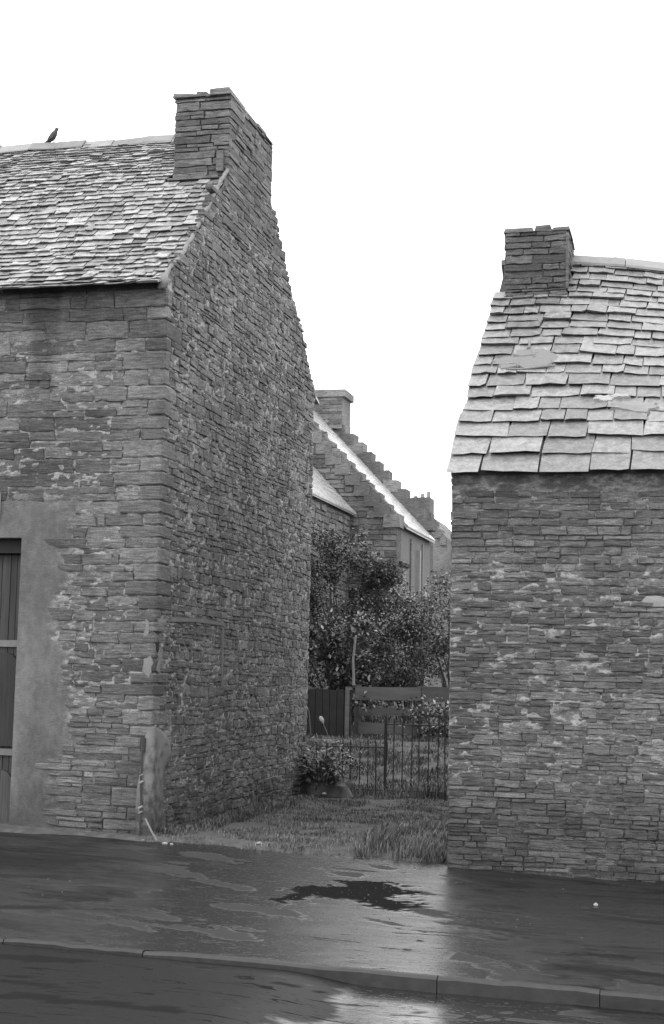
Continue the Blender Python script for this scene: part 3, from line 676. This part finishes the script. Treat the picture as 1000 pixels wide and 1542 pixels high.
slate_roof(roofR, profR, XR-.035, 6.9, gR, lambda t: .36-.14*t, .026, M['slateR'], sagR, 1, lambda x, t: (x < -1.60 and t > .80), .7, 300, .006)
mb = MB()
for i in range(14):
    y0 = 17.37+3.7*i/14; f = lambda y: float(np.interp(y, [b[0] for b in backR], [b[1] for b in backR])); x = XR-.06
    while x < 6.9:
        w_ = random.uniform(.25, .5); xe = min(x+w_, 7.0); z0, z1 = [f(q)+float(sagR((x+xe)/2, max(0, (f(q)-3.4)/3.15))) for q in (y0, y0+.3)]
        mb.add([(x, y0-.07, z0+.06), (xe-.01, y0-.07, z0+.06), (xe-.01, y0+.3, z1+.05), (x, y0+.3, z1+.05), (x, y0-.07, z0), (xe-.01, y0-.07, z0), (xe-.01, y0+.3, z1), (x, y0+.3, z1)], Q=[(0, 1, 2, 3), (7, 6, 5, 4), (3, 2, 6, 7), (1, 0, 4, 5), (0, 3, 7, 4), (2, 1, 5, 6)]); x = xe
o = mb.build('slating', M['slateR']); o.parent = roofR; o['kind'] = 'stuff'
x = -1.585
while x < 6.9:
    L = random.uniform(.5, .8); xe = min(x+L-.008, 7.0); z = 6.60+float(sagR(x, 1)); z2 = 6.60+float(sagR(xe, 1)); mb = MB()
    sec = [(-.20, -.13), (-.195, -.10), (-.04, .02), (.04, .02), (.195, -.10), (.20, -.13), (.03, -.03), (-.03, -.03)]; V = [(xx, 17.35+a, zz+b) for xx, zz in ((x, z), (xe, z2)) for a, b in sec]; k = 8
    mb.add(V, Q=[(j, (j+1) % k, k+(j+1) % k, k+j) for j in range(k)]+[(0, 1, 2, 7), (2, 3, 6, 7), (3, 4, 5, 6), (8, 15, 10, 9), (10, 15, 14, 11), (11, 14, 13, 12)])
    o = mb.build('ridge_tile', M['ridge']); o.parent = roofR; x += L
chR = chimney(cot, stonesR, -2.27, -1.57, 16.55, 17.35, 5.75, 6.76, M['stoneD'], M['mortC'], .06, .30, 6)
for (a, b, c, d, h) in [(-2.29, 16.53, -1.95, 17.37, .025), (-1.94, 16.54, -1.75, 17.0, .05), (-1.94, 17.01, -1.55, 17.36, .035), (-1.74, 16.53, -1.54, 17.0, .015)]:
    V = np.array([(a,b,6.73),(c,b,6.73),(c,d,6.73),(a,d,6.73),(a+.01,b+.01,6.75+h),(c-.01,b+.01,6.75+h),(c-.01,d-.01,6.75+h),(a+.01,d-.01,6.75+h)]); V += RNG.uniform(-.005, .005, V.shape)
    o = MB().add(V, Q=[(3,2,1,0),(4,5,6,7),(0,1,5,4),(1,2,6,5),(2,3,7,6),(3,0,4,7)]).build('coping_stone', M['stoneD']); o.parent = chR
mb = MB(); mb.box((-1.585, 16.535, 6.05), (-1.555, 16.575, 6.70)); o = mb.build('upright_slab', M['stoneD']); o.parent = chR
emit(stonesR, 300)
daub('pale_stone', cot, [(-.64, 2.36), (-.60, 2.42), (-.48, 2.43), (-.34, 2.41), (-.34, 2.34), (-.5, 2.32), (-.6, 2.33)], FA, (0, YRR, 0), .02, M['ridge'], 8, .05, .006)
# cement smears on the slates
sR, PR = roof_prof(profR)
def on_roof(x, s_, h):
    y = np.interp(s_, sR, PR[:, 0]); z = np.interp(s_, sR, PR[:, 1])+sagR(x, s_/sR[-1]); return (x, y-h*.62, float(z)+h*.78)
def smear(pts, r, m=M['pale'], h=.065):
    P = [on_roof(x, s_, h) for x, s_ in pts]; mb = MB(); mb.tube(P, [r*random.uniform(.6, 1.3) for _ in P], 6)
    o = mb.build('cement_smear', m, None, True); o.parent = roofR
for pts, r in (([(-1.87, 2.62), (-1.86, 2.52), (-1.87, 2.45)], .016), ([(-2.0, 2.3), (-1.9, 2.28), (-1.78, 2.3)], .018), ([(-1.82, 2.4), (-1.78, 2.3), (-1.79, 2.24)], .014),
               ([(-1.93, 2.2), (-1.94, 2.1), (-1.93, 2.02)], .015), ([(-2.05, 2.0), (-1.9, 1.98), (-1.7, 2.02), (-1.55, 2.05)], .014), ([(-1.6, 2.2), (-1.58, 2.1)], .012)): smear(pts, r)
def skim(cx, cs, rx, rs, seed, m, name='cement_skim', h=.062):
    R = random.Random(seed); n = 16; ring = []
    for i in range(n):
        a = 2*math.pi*i/n; k = R.uniform(.55, 1.15); ring.append((cx+rx*math.cos(a)*k, cs+rs*math.sin(a)*k))
    V = [on_roof(x, s_, h-.03) for x, s_ in ring]+[on_roof(cx+(x-cx)*.9, cs+(s_-cs)*.9, h+R.uniform(0, .008)) for x, s_ in ring]+[on_roof(cx, cs, h+.010)]
    o = MB().add(V, T=[(2*n, n+i, n+(i+1) % n) for i in range(n)], Q=[(i, (i+1) % n, n+(i+1) % n, n+i) for i in range(n)]).build(name, m, None); o.parent = roofR
skim(-1.85, 2.2, .36, .26, 5, M['spur']); skim(-1.02, 1.36, .13, .07, 9, M['paper']); skim(-.88, 1.42, .12, .05, 12, M['paper']); skim(-.72, 1.2, .33, .14, 7, M['ridge'])

# ================================================================= CROW-STEPPED HOUSE behind
XC, YC0, YC1, ZE, APX = -6.73, 32.0, 36.46, 5.20, -9.75
PC = 1.055
zroof = lambda x: ZE+PC*(XC-x) if x > APX else ZE+PC*(x-(2*APX-XC))
far = thing('crow_stepped_house', 'grey stone house with crow-stepped gables and wet shining roof, seen through the gap', 'house', (APX, 34.2, .8))
XC2 = 2*APX-XC; ZA = zroof(APX)
def gable_mb(y0, y1, extra):
    mb = MB(); mb.prism([(XC2, .3), (XC, .3), (XC, ZE+extra*.4), (APX, ZA+extra*.4), (XC2, ZE+extra*.4)], ((1, 0, 0), (0, 0, 1), (0, 1, 0)), (0, 0, 0), y0, y1); return mb
def patt(me, v):
    a = me.attributes.new('pointing', 'FLOAT', 'POINT'); a.data.foreach_set('value', np.full(len(me.vertices), v, np.float32)); return me
M['mortE'] = mortar_mat('mortar_far', .12, .4)
for y0, y1 in ((YC0+.03, YC0+.5), (YC1-.47, YC1-.03)):
    g = obj('wall', patt(gable_mb(y0, y1, .2).mesh('wall', M['mortE']), .5), far)
    S = []; bd = make_bands(.8, ZA, .2, .34)
    if y0 < 33:
        fill_wall(S, (XC2, YC0+.02, 0), (1, 0, 0), bd, 0, XC-XC2, lambda u, z: .11, lambda u, z: .30, M['stoneE'], g,
                  lambda u: np.minimum(ZE+PC*u, ZE+PC*(XC-XC2-u))+.05, None, .01, 8, .012, (-.008, .010)); emit(S, 0)
# side wall, harled, with openings' trim
side = obj('wall', MB().box((XC-.45, YC0+.5, .3), (XC, YC1-.47, ZE-.02)).mesh('wall', M['harl']), far)
MB().box((-13.0+.2, YC0+.5, .3), (-12.4, YC1-.5, ZE-.05)).build('wall', M['harl'], far)
for nm, y0, y1, z0, z1, m, t in (('door', 32.58, 32.98, .9, 4.15, 'ridge', .03), ('door_lintel', 32.3, 33.3, 4.2, 4.28, 'dark', .06), ('downpipe', 34.28, 34.40, 3.1, 4.7, 'ridge', .09), ('window_frame', 35.25, 35.45, 2.4, 3.8, 'paper', .04),
                         ('window', 35.47, 35.8, 2.4, 3.6, 'dark', .02), ('wall_strip', 33.5, 33.62, 1.0, 4.9, 'stoneE', .04), ('wall_strip', 34.9, 34.98, 1., 4.9, 'pale', .04)):
    MB().box((XC, y0, z0), (XC+t, y1, z1)).build(nm, M[m], far)
rf = MB()
for sgn in (1, -1):
    xe = APX+sgn*(XC-APX+.12); ze = ZE-PC*.12
    V = [(APX, YC0+.5, ZA+.03), (xe, YC0+.5, ze+.03), (xe, YC1-.47, ze+.03), (APX, YC1-.47, ZA+.03), (APX, YC0+.5, ZA-.1), (xe, YC0+.5, ze-.05), (xe, YC1-.47, ze-.05), (APX, YC1-.47, ZA-.1)]
    rf.add(V, Q=[(0, 1, 2, 3), (4, 5, 6, 7), (0, 1, 5, 4), (1, 2, 6, 5), (2, 3, 7, 6), (3, 0, 4, 7)])
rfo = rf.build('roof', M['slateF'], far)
mb = MB()
for i in range(20):
    d0 = i*.155; x1 = XC+.14-d0; x0 = x1-.2; y = YC0+.5
    while y < YC1-.5:
        w_ = random.uniform(.25, .4); ye = min(y+w_, YC1-.47); nz = .05
        mb.add([(x1, y, zroof(x1)+nz), (x1, ye-.01, zroof(x1)+nz), (x0, ye-.01, zroof(x0)+.035), (x0, y, zroof(x0)+.035), (x1, y, zroof(x1)+.02), (x1, ye-.01, zroof(x1)+.02)], Q=[(0, 1, 2, 3), (0, 4, 5, 1)]); y = ye
        if y > YC1-.5: break
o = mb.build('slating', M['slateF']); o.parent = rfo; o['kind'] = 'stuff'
def crow(y0, y1, top, n):
    for i in range(n):
        x1 = XC+.06-i*.225; x0 = x1-.36; z1 = ZE+.20+(i)*.225*PC+top; z0 = z1-.30
        for s_ in (1, -1):
            a, b = (x0, x1) if s_ == 1 else (2*APX-x1, 2*APX-x0); V = np.array([(a,y0,z0),(b,y0,z0),(b,y1,z0),(a,y1,z0),(a,y0,z1),(b,y0,z1),(b,y1,z1),(a,y1,z1)])
            V += RNG.uniform(-.014, .014, V.shape); V[4:, 2] -= .0
            o = MB().add(V, Q=[(3,2,1,0),(4,5,6,7),(0,1,5,4),(1,2,6,5),(2,3,7,6),(3,0,4,7)]).build('crow_step', M['stoneE'], far)
crow(YC0-.02, YC0+.52, -.10, 13); crow(YC1-.5, YC1+.02, .26, 11)
c = obj('chimney', MB().box((-10.5, YC1-.6, 8.0), (-8.98, YC1+.25, 8.72)).mesh('chimney', M['stoneE']), far)
o = MB().box((-10.55, YC1-.65, 8.721), (-8.91, YC1+.3, 8.90)).build('chimney_cap', M['stoneE']); o.parent = c
S = []; fill_wall(S, (-10.5, YC1-.61, 0), (1, 0, 0), make_bands(7.9, 8.66, .16, .24), 0, 1.52, lambda u, z: .09, lambda u, z: .3, M['stoneE'], c, lambda u: 8.7+0*u, None, 0, 1, .012, (-.01, .004)); emit(S, 0)
# lower wing in front of it
wing = thing('low_wing_house', 'lower dark stone wing with a steep wet roof, against the nearer crow-stepped gable', 'house', (-9.4, 28.5, .7))
XW = -7.78; ZW = 5.36
MB().box((-11.0, 25.2, .2), (XW-.0, YC0-.04, ZW)).build('wall', M['stoneE'], wing)
g = bpy.context.scene.objects['wall'] if False else None
wg2 = obj('wall', patt(MB().box((XW-.01, 25.25, .25), (XW+.012, YC0-.05, ZW-.02)).mesh('wall', M['mortE']), .1), wing)
S = []; fill_wall(S, (XW+.03, 25.25, 0), (0, 1, 0), make_bands(.5, ZW-.05, .18, .3), 0, 6.6, lambda u, z: .11, lambda u, z: .34, M['stoneB'], wg2, lambda u: ZW+0*u, lambda u, z: 2.6 < u < 3.7 and 2.3 < z < 3.8, .02, 3, .012, (-.01, .01)); emit(S, 0)
MB().box((XW-.002, 27.9, 2.3), (XW+.02, 28.9, 3.8)).build('window', M['dark'], wing)
mb = MB(); zz = lambda x: ZW+.02+1.05*(XW-x)
V = []
for xx, dz in ((XW+.12, 0), (-9.4, 0), (-11.0, 0)):
    z = zz(xx) if xx > -9.5 else zz(-9.4)-1.05*1.6
    for yy in (25.0, YC0-.03): V += [(xx, yy, z), (xx, yy, z+.06)]
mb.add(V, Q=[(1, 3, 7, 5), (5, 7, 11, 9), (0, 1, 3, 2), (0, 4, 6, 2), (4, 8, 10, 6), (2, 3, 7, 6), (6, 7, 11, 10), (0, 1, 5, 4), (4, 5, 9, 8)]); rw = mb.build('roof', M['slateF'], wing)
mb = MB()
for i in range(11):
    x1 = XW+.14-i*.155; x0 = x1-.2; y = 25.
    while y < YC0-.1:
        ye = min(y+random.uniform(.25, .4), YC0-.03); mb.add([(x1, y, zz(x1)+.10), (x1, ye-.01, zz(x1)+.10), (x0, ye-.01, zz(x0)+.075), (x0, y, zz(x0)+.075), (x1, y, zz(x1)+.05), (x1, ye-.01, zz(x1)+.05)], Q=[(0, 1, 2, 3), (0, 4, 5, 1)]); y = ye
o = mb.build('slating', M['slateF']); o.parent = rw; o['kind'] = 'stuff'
# small distant house with pots
fh = thing('distant_gabled_house', 'distant stone gable topped by a stubby chimney with small pots, beyond the crow-stepped house', 'house', (-8.1, 44, .8))
MB().prism([(-9.9, .5), (-7.35, .5), (-7.35, 5.75), (-8.12, 6.55), (-9.2, 6.55), (-9.9, 5.75)], ((1, 0, 0), (0, 0, 1), (0, 1, 0)), (0, 0, 0), 42, 46).build('wall', M['stoneE'], fh)
c = obj('chimney', MB().box((-8.40, 41.9, 5.9), (-7.86, 42.6, 6.92)).mesh('chimney', M['stoneE']), fh)
for i, x in enumerate((-8.33, -8.13, -7.95)):
    mb = MB(); mb.tube([(x, 42.2, 6.9), (x, 42.2, 7.0+.06*i)], [.06, .05], 8); o = mb.build('chimney_pot', M['ridge']); o.parent = c
for i, (x, z) in enumerate(((-7.80, 6.60), (-7.66, 6.36), (-7.5, 6.12), (-7.36, 5.9))): MB().box((x-.2, 41.95, z-.36), (x-.02, 42.5, z-.12)).build('crow_step', M['stoneE'], fh)
fd = thing('distant_low_house', 'distant pale-walled house with a grey slate roof, just left of the cottage corner', 'house', (-5, 47, .8))
MB().box((-7.45, 44.1, .5), (-2.6, 48, 5.60)).build('wall', M['harl'], fd)
mb = MB(); mb.add([(-7.7, 43.9, 5.55), (-2.5, 43.9, 5.55), (-2.5, 46, 7.1), (-7.7, 46, 7.1), (-7.7, 48.2, 5.5), (-2.5, 48.2, 5.5), (-7.7, 43.9, 5.45), (-2.5, 43.9, 5.45)], Q=[(0, 1, 2, 3), (3, 2, 5, 4), (0, 6, 7, 1), ]); mb.add([(-7.7, 43.9, 5.5), (-7.7, 46, 7.1), (-7.7, 48.2, 5.5)], T=[(0, 1, 2)]); mb.build('roof', M['slateF'], fd)
MB().box((-7.15, 44.0, 3.9), (-6.9, 44.12, 5.45)).build('window', M['dark'], fd)
MB().box((-6.75, 43.95, .8), (-6.68, 44.1, 5.4)).build('downpipe', M['pale'], fd)

# ================================================================= BOARD FENCE, RAILINGS, GATE
bf = thing('board_fence', 'dark horizontal board fence across the bank, behind the railings', 'fence', (-5.3, 26.0, .8))
for x in (-6.13, -5.0, -3.9, -2.8): MB().box((x-.05, 26.0, .3), (x+.05, 26.1, 1.56)).build('post', M['wood'], bf)
for z0, z1, x0, x1 in ((1.30, 1.53, -6.16, -4.98), (1.28, 1.55, -4.97, -3.88), (1.28, 1.52, -3.87, -2.7), (1.03, 1.17, -6.10, -4.99), (1.02, 1.17, -4.97, -3.88), (1.0, 1.15, -3.87, -2.7), (.70, .90, -6.1, -4.99), (.72, .86, -4.98, -3.88)):
    R = Matrix.Rotation(random.uniform(-.012, .012), 3, 'Y'); cx, cz = (x0+x1)/2, (z0+z1)/2
    MB().box((x0-cx, -.03, z0-cz), (x1-cx, -.005, z1-cz), R, (cx, 26.0, cz)).build('board', M['wood'], bf)
dg = thing('dark_board_gate', 'black boarded gate beside the gable end, left of the board fence', 'gate', (-6.6, 25.6, .6))
MB().box((-7.7, 25.62, .2), (-6.22, 25.66, 1.46)).build('panel', M['black'], dg)
x = -7.7
while x < -6.25: MB().box((x+.004, 25.585, .22), (x+.126, 25.618, 1.47+random.uniform(-.012, .012))).build('plank', M['black'], dg); x += .13
for z in (1.0, .6): MB().box((-7.7, 25.665, z-.04), (-6.24, 25.70, z+.04)).build('rail', M['black'], dg)
MB().box((-6.24, 25.55, .2), (-6.17, 25.66, 1.52)).build('post', M['wood'], dg)

rl = thing('iron_railings', 'thin iron railings standing across the grassy gap between the two houses', 'railings', (-4.2, 20.6, 0))
def bar(name, x, z0, z1, r, y=20.6, lean=0):
    mb = MB(); mb.tube([(x, y, z0), (x+lean*.5, y, (z0+z1)/2), (x+lean, y, z1-.05), (x+lean, y, z1)], [r, r, r, r*.3], 6); mb.build(name, M['iron'], rl)
x = -5.42
while x < -2.45:
    right = x > -4.42; zb = float(bank_z(np.array(x), np.array(20.6)))-.1
    bar('bar', x, zb, 1.12 if right else .80+random.uniform(-.03, .03), .0095, 20.6+random.gauss(0, .008), random.gauss(0, .012)); x += .122
bar('post', -4.44, -.1, 1.18, .024)
MB().tube([(-4.44, 20.6, 1.03), (-3.4, 20.6, 1.035), (-2.4, 20.6, 1.03)], .011, 6).build('rail', M['iron'], rl)
MB().tube([(-5.5, 20.6, .70), (-5, 20.6, .705), (-4.44, 20.6, .71)], .011, 6).build('rail', M['iron'], rl)
MB().tube([(-5.5, 20.6, .12), (-4.4, 20.6, .12), (-2.4, 20.6, .12)], .010, 6).build('rail', M['iron'], rl)

# ================================================================= PLANTS
def leaves(n, pts_fn, size, seed, droop=.3):
    R = np.random.RandomState(seed); P = pts_fn(R, n); a = R.uniform(0, 2*np.pi, n); el = R.normal(droop, .5, n)
    U = np.stack([np.cos(a)*np.cos(el), np.sin(a)*np.cos(el), -np.sin(el)], 1); W = np.stack([-np.sin(a), np.cos(a), R.normal(0, .5, n)], 1); W /= np.linalg.norm(W, axis=1)[:, None]
    s = size*R.uniform(.5, 1.35, n)[:, None]; Nn = np.cross(U, W)
    V = np.stack([P, P+U*s*.45+W*s*.30+Nn*s*.06, P+U*s, P+U*s*.45-W*s*.30+Nn*s*.06], 1).reshape(-1, 3)
    i = np.arange(n)[:, None]*4; return V, np.concatenate([i+[0, 1, 2], i+[0, 2, 3]])
def crown_pts(c, r, nc, R0):
    C = [(np.array(c)+np.array([R0.uniform(-1, 1)*r[0], R0.uniform(-1, 1)*r[1], R0.uniform(-1, 1)*r[2]]), R0.uniform(.14, .34)) for _ in range(nc)]
    def f(R, n):
        k = R.randint(0, nc, n); d = R.normal(0, 1, (n, 3)); d /= np.linalg.norm(d, axis=1)[:, None]; rr = R.uniform(.1, 1.15, n)**.7
        return np.array([C[q][0] for q in k])+d*(rr*np.array([C[q][1] for q in k]))[:, None]*np.array([1, 1, .8])*1.3
    return C, f
def shrub(name, label, cat, base, c, r, nc, n, size, seed, mat):
    t = thing(name, label, cat, base); R0 = random.Random(seed); C, f = crown_pts(c, r, nc, R0); V, T = leaves(n, f, size, seed)
    obj('crown', me_np('crown', V, [T], mat), t); b = Vector(base); mb = MB()
    for (p, rr) in C[::2]:
        p = Vector(p); m = b.lerp(p, .5)+Vector((R0.uniform(-.15, .15), R0.uniform(-.1, .1), .12)); mb.tube([b+Vector((R0.uniform(-.06, .06), 0, -.15)), m, p], [.028, .016, .006], 5)
    mb.build('stems', M['bark'], t); return t
shrub('elder_bush', 'dark elder bush behind the gable, hiding the low wing wall', 'bush', (-6.9, 27.6, .8), (-7.0, 27.5, 2.75), (.75, .6, 1.55), 44, 15000, .065, 21, M['leaf_dark'])
shrub('leafy_bush', 'broad-leaved bush rising over the black boarded gate', 'bush', (-6.5, 26.6, .7), (-6.55, 26.5, 1.95), (.55, .3, .75), 18, 6000, .085, 22, M['leaf'])
shrub('tall_shrub', 'tall pale-leaved shrub close to the cottage corner, tallest of the bushes', 'bush', (-4.75, 28.0, .85), (-4.75, 28.0, 2.75), (.55, .5, .95), 30, 9000, .065, 23, M['leaf'])
shrub('garden_bush', 'rounded bush over the middle of the board fence', 'bush', (-5.5, 27.4, .8), (-5.55, 27.3, 2.1), (.5, .5, .75), 24, 8000, .06, 24, M['leaf_dark'])
shrub('small_tree', 'small bright-leaved tree in front of the far door', 'bush', (-5.75, 29.8, .85), (-5.8, 29.6, 2.7), (.45, .5, .75), 20, 6000, .065, 25, M['leaf'])
shrub('low_weeds', 'low leafy weeds spilling over the board fence near the cottage', 'weeds', (-4.5, 25.7, .7), (-4.55, 25.75, .98), (.5, .12, .22), 16, 1500, .07, 26, M['leaf'])
shrub('dock_weeds', 'pale weeds tangled round the dark tarpaulin at the railings', 'weeds', (-5.30, 20.2, .25), (-5.33, 20.25, .46), (.36, .14, .13), 18, 1700, .055, 27, M['leaf'])
shrub('ivy', 'ivy climbing the lower part of the crow-stepped gable', 'ivy', (-7.3, 31.8, .8), (-7.15, 31.85, 3.3), (.5, .05, 1.5), 30, 7000, .07, 28, M['leaf_dark'])
mb = MB(); mb.tube([(-6.08, 25.5, 1.55), (-6.10, 25.5, 2.0), (-6.06, 25.5, 2.42)], [.028, .024, .022], 6); tag(mb.build('pale_stake', M['wood_pale']), 'pale thin stake standing up beside the bushes above the board fence', 'stake')
# tarpaulin heap
mb = MB(); V = []; nx_, ny_ = 15, 9
for i in range(nx_):
    for j in range(ny_):
        a, b = i/(nx_-1)*2-1, j/(ny_-1)*2-1; h = max(0, 1-a*a)*max(0, 1-b*b); V.append((-5.30+a*.50+.10*(float(vn(i, j, 7))-.5), 20.28+b*.24, .04+.30*h**.6*(.30+1.3*float(vn(i*.75, j*.8, 4)))))
mb.add(V, Q=[(i*ny_+j, (i+1)*ny_+j, (i+1)*ny_+j+1, i*ny_+j+1) for i in range(nx_-1) for j in range(ny_-1)]); tag(mb.build('tarpaulin_bundle', M['black'], None, True), 'crumpled dark tarpaulin bundle lying against the railings by the gable', 'tarpaulin')
def scrap(x, y, z, s, label, name='paper_scrap', cat='litter'):
    s *= .7; R = random.Random(int(x*1000)); V = [(x+R.uniform(-.2, .2)*s+s*math.cos(a)*R.uniform(.6, 1.1), y+s*.7*math.sin(a)*R.uniform(.6, 1.1), z+R.uniform(0, .22)*s) for a in np.linspace(0, 5.4, 7)]+[(x, y, z+s*.3)]
    V2 = [(a, b, c-.012) for a, b, c in V]
    o = MB().add(V+V2, T=[(7, i, (i+1) % 7) for i in range(7)]+[(15, 8+(i+1) % 7, 8+i) for i in range(7)], Q=[(i, 8+i, 8+(i+1) % 7, (i+1) % 7) for i in range(7)]).build(name, M['paper']); tag(o, label, cat)
scrap(-5.50, 14.18, .0, .045, 'crumpled white litter at the foot of the cement-patched house corner')
scrap(-5.22, 14.05, .0, .04, 'small white litter on the tarmac just right of the house corner')
scrap(-5.14, 14.02, .0, .025, 'tiny white scrap touching the litter right of the house corner')
scrap(-4.30, 14.2, .03, .05, 'flat white scrap at the edge of the grass in the gap')
scrap(-5.05, 19.6, .12, .06, 'white rag lying in the grass before the tarpaulin bundle')
scrap(-5.47, 20.12, .58, .045, 'pale scrap caught on the left end of the tarpaulin heap')
scrap(-5.12, 20.1, .48, .06, 'pale rag lying on the right side of the tarpaulin heap')
mb = MB(); mb.tube([(-5.45, 14.1, .22), (-5.36, 14.05, .10), (-5.28, 14.0, .02)], .010, 6); tag(mb.build('stick', M['wood_pale']), 'thin pale stick leaning on the foot of the house corner', 'stick')
for (x, z, lab) in ((-6.95, 1.30, 'white drooping flower head before the black gate, the higher one'), (-6.62, .95, 'white drooping flower head before the black gate, the lower one')):
    t = thing('white_flower', lab, 'flower', (x+.1, 25.4, .6)); MB().tube([(x+.16, 25.4, .55), (x+.10, 25.4, z-.22), (x, 25.4, z)], [.007, .006, .005], 5).build('stem', M['wood_pale'], t)
    MB().tube([(x+.035, 25.4, z-.07), (x+.01, 25.4, z-.02), (x-.02, 25.4, z+.03), (x-.035, 25.4, z+.05)], [.012, .038, .034, .01], 7).build('petals', M['paper'], t)

def grass_blades(n, xr, yr, h0, h1, seed, keep=None, width=.006):
    R = np.random.RandomState(seed); x = R.uniform(*xr, n); y = R.uniform(*yr, n)
    k = fbm(x*2.5, y*2.5, 3, 60)*R.uniform(.7, 1.3, n) >.46
    if keep is not None: k &= keep(x, y)
    x, y = x[k], y[k]; n = len(x); z = bank_z(x, y)-.01; h = R.uniform(h0, h1, n)*(.5+fbm(x*1.7, y*1.7, 3, 61)); a = R.uniform(0, 6.28, n); l = R.uniform(.1, .9, n)*h
    w_ = width*R.uniform(.6, 1.5, n); bx, by = np.cos(a+1.57)*w_, np.sin(a+1.57)*w_; tx, ty = np.cos(a)*l, np.sin(a)*l
    V = np.stack([np.stack([x-bx, y-by, z], 1), np.stack([x+bx, y+by, z], 1), np.stack([x+bx*.8+tx*.35, y+by*.8+ty*.35, z+h*.6], 1), np.stack([x-bx*.8+tx*.35, y-by*.8+ty*.35, z+h*.6], 1), np.stack([x+tx, y+ty, z+h*.9], 1)], 1).reshape(-1, 3)
    i = np.arange(n)[:, None]*5; return V, np.concatenate([i+[3, 2, 4]]), i+[0, 1, 2, 3]
mb = MB()
for a in ((60000, (-5.5, -2.4), (13.95, 21.0), .015, .06, 1, None, .004), (14000, (-3.6, -2.4), (13.95, 16.4), .05, .22, 2, lambda x, y: (x > -3.3-(y-14)*.1), .004), (6000, (-5.48, -5.1), (14.3, 20.8), .03, .11, 3, None, .004),
          (60000, (-7.6, -2.4), (20.8, 26.4), .03, .11, 4, None, .006), (1500, (-5.5, -2.4), (20.3, 20.9), .1, .3, 5, None, .005), (6000, (-8, -2.4), (26.4, 31.8), .08, .3, 6, None, .008)):
    V, T, Q = grass_blades(*a); mb.add(V, T, Q)
tag(mb.build('grass', M['grass']), kind='stuff')
# wisps of grass along the wall feet
def foot(n, x0, x1, y, seed):
    R = np.random.RandomState(seed); mb = MB()
    for _ in range(n):
        x = R.uniform(x0, x1); 
        if float(vn(x*4, y, seed)) < .5: continue
        z = float(zg(x))-.01
        for _ in range(5):
            h = R.uniform(.015, .06); a = R.uniform(-1, 1); xx = x+R.uniform(-.03, .03); yy = y+R.uniform(-.02, .02)
            mb.add([(xx-.002, yy, z), (xx+.002, yy, z), (xx+a*h*.5, yy-abs(a)*h*.4, z+h)], T=[(0, 1, 2)])
    return mb
tag(foot(160, -6.95, -5.6, YL-.04, 3).build('wall_foot_weeds', M['grass']), kind='stuff')
tag(foot(260, -2.35, 1.0, YRR-.05, 5).build('wall_foot_weeds', M['grass']), kind='stuff')
# loose grit on the tarmac
mb = MB(); R = random.Random(5)
for i in range(300):
    if i < 220: x, y = R.uniform(-3.4, -2.1), R.uniform(10.4, 12.6)
    else: x, y = R.uniform(-5.5, .3), R.uniform(8.9, 13.7)
    if i < 220 and not inside(PATCH, np.array([x]), np.array([y]))[0]: continue
    s = R.uniform(.003, .011); z = float(pave_z(np.array(x), np.array(y))); V = [(x-s, y, z), (x, y-s, z), (x+s, y, z), (x, y+s, z), (x+R.uniform(-.3, .3)*s, y, z+s*.9)]
    mb.add(V, T=[(0, 1, 4), (1, 2, 4), (2, 3, 4), (3, 0, 4)])
tag(mb.build('loose_grit', M['stoneC']), kind='stuff')
for (x, y, s, lab) in ((-6.35, 12.1, .016, 'tiny white pebble alone on the dark tarmac before the left house'), (-.9, 12.0, .016, 'tiny white pebble alone on the dark tarmac before the cottage')):
    mb = MB(); mb.tube([(x-s, y, s*.4+float(zg(x))), (x, y, s*.7+float(zg(x))), (x+s, y, s*.4+float(zg(x)))], [s*.4, s, s*.4], 7); tag(mb.build('pebble', M['paper']), lab, 'pebble')

# ================================================================= BIRD
bx, bz = -8.30, ZR+.05+.02*math.sin(-8.3*1.1)
bd = thing('bird', 'small dark bird perched on the ridge of the tall house', 'bird', (bx, YR, bz))
mb = MB(); spine = [(-.095, .0, .005), (-.075, 0, .02), (-.045, 0, .045), (-.02, 0, .075), (.0, 0, .105), (.012, 0, .128), (.02, 0, .142), (.026, 0, .158), (.030, 0, .170), (.034, 0, .176)]
mb.tube([(bx+a, YR+b, bz+c) for a, b, c in spine], [.004, .012, .026, .036, .034, .026, .019, .020, .015, .004], 10); mb.build('body', M['feather'], bd, True)
MB().tube([(bx+.04, YR, bz+.163), (bx+.062, YR, bz+.168)], [.006, .001], 5).build('beak', M['black'], bd)
MB().prism([(-.06, .03), (-.045, .055), (-.135, .0), (-.13, -.012)], ((1, 0, 0), (0, 0, 1), (0, 1, 0)), (bx, YR, bz), -.014, .014).build('tail', M['feather'], bd)
for dy in (-.012, .012):
    MB().tube([(bx-.005, YR+dy, bz+.05), (bx+.0, YR+dy, bz-.02)], .003, 5).build('leg', M['black'], bd)
    MB().prism([(-.01, .115), (.012, .10), (.0, .06), (-.07, .02), (-.05, .07)], ((1, 0, 0), (0, 0, 1), (0, 1, 0)), (bx, YR, bz), dy*2.4, dy*2.9).build('wing', M['feather'], bd)

bd.scale = (1.2, 1.2, 1.2)
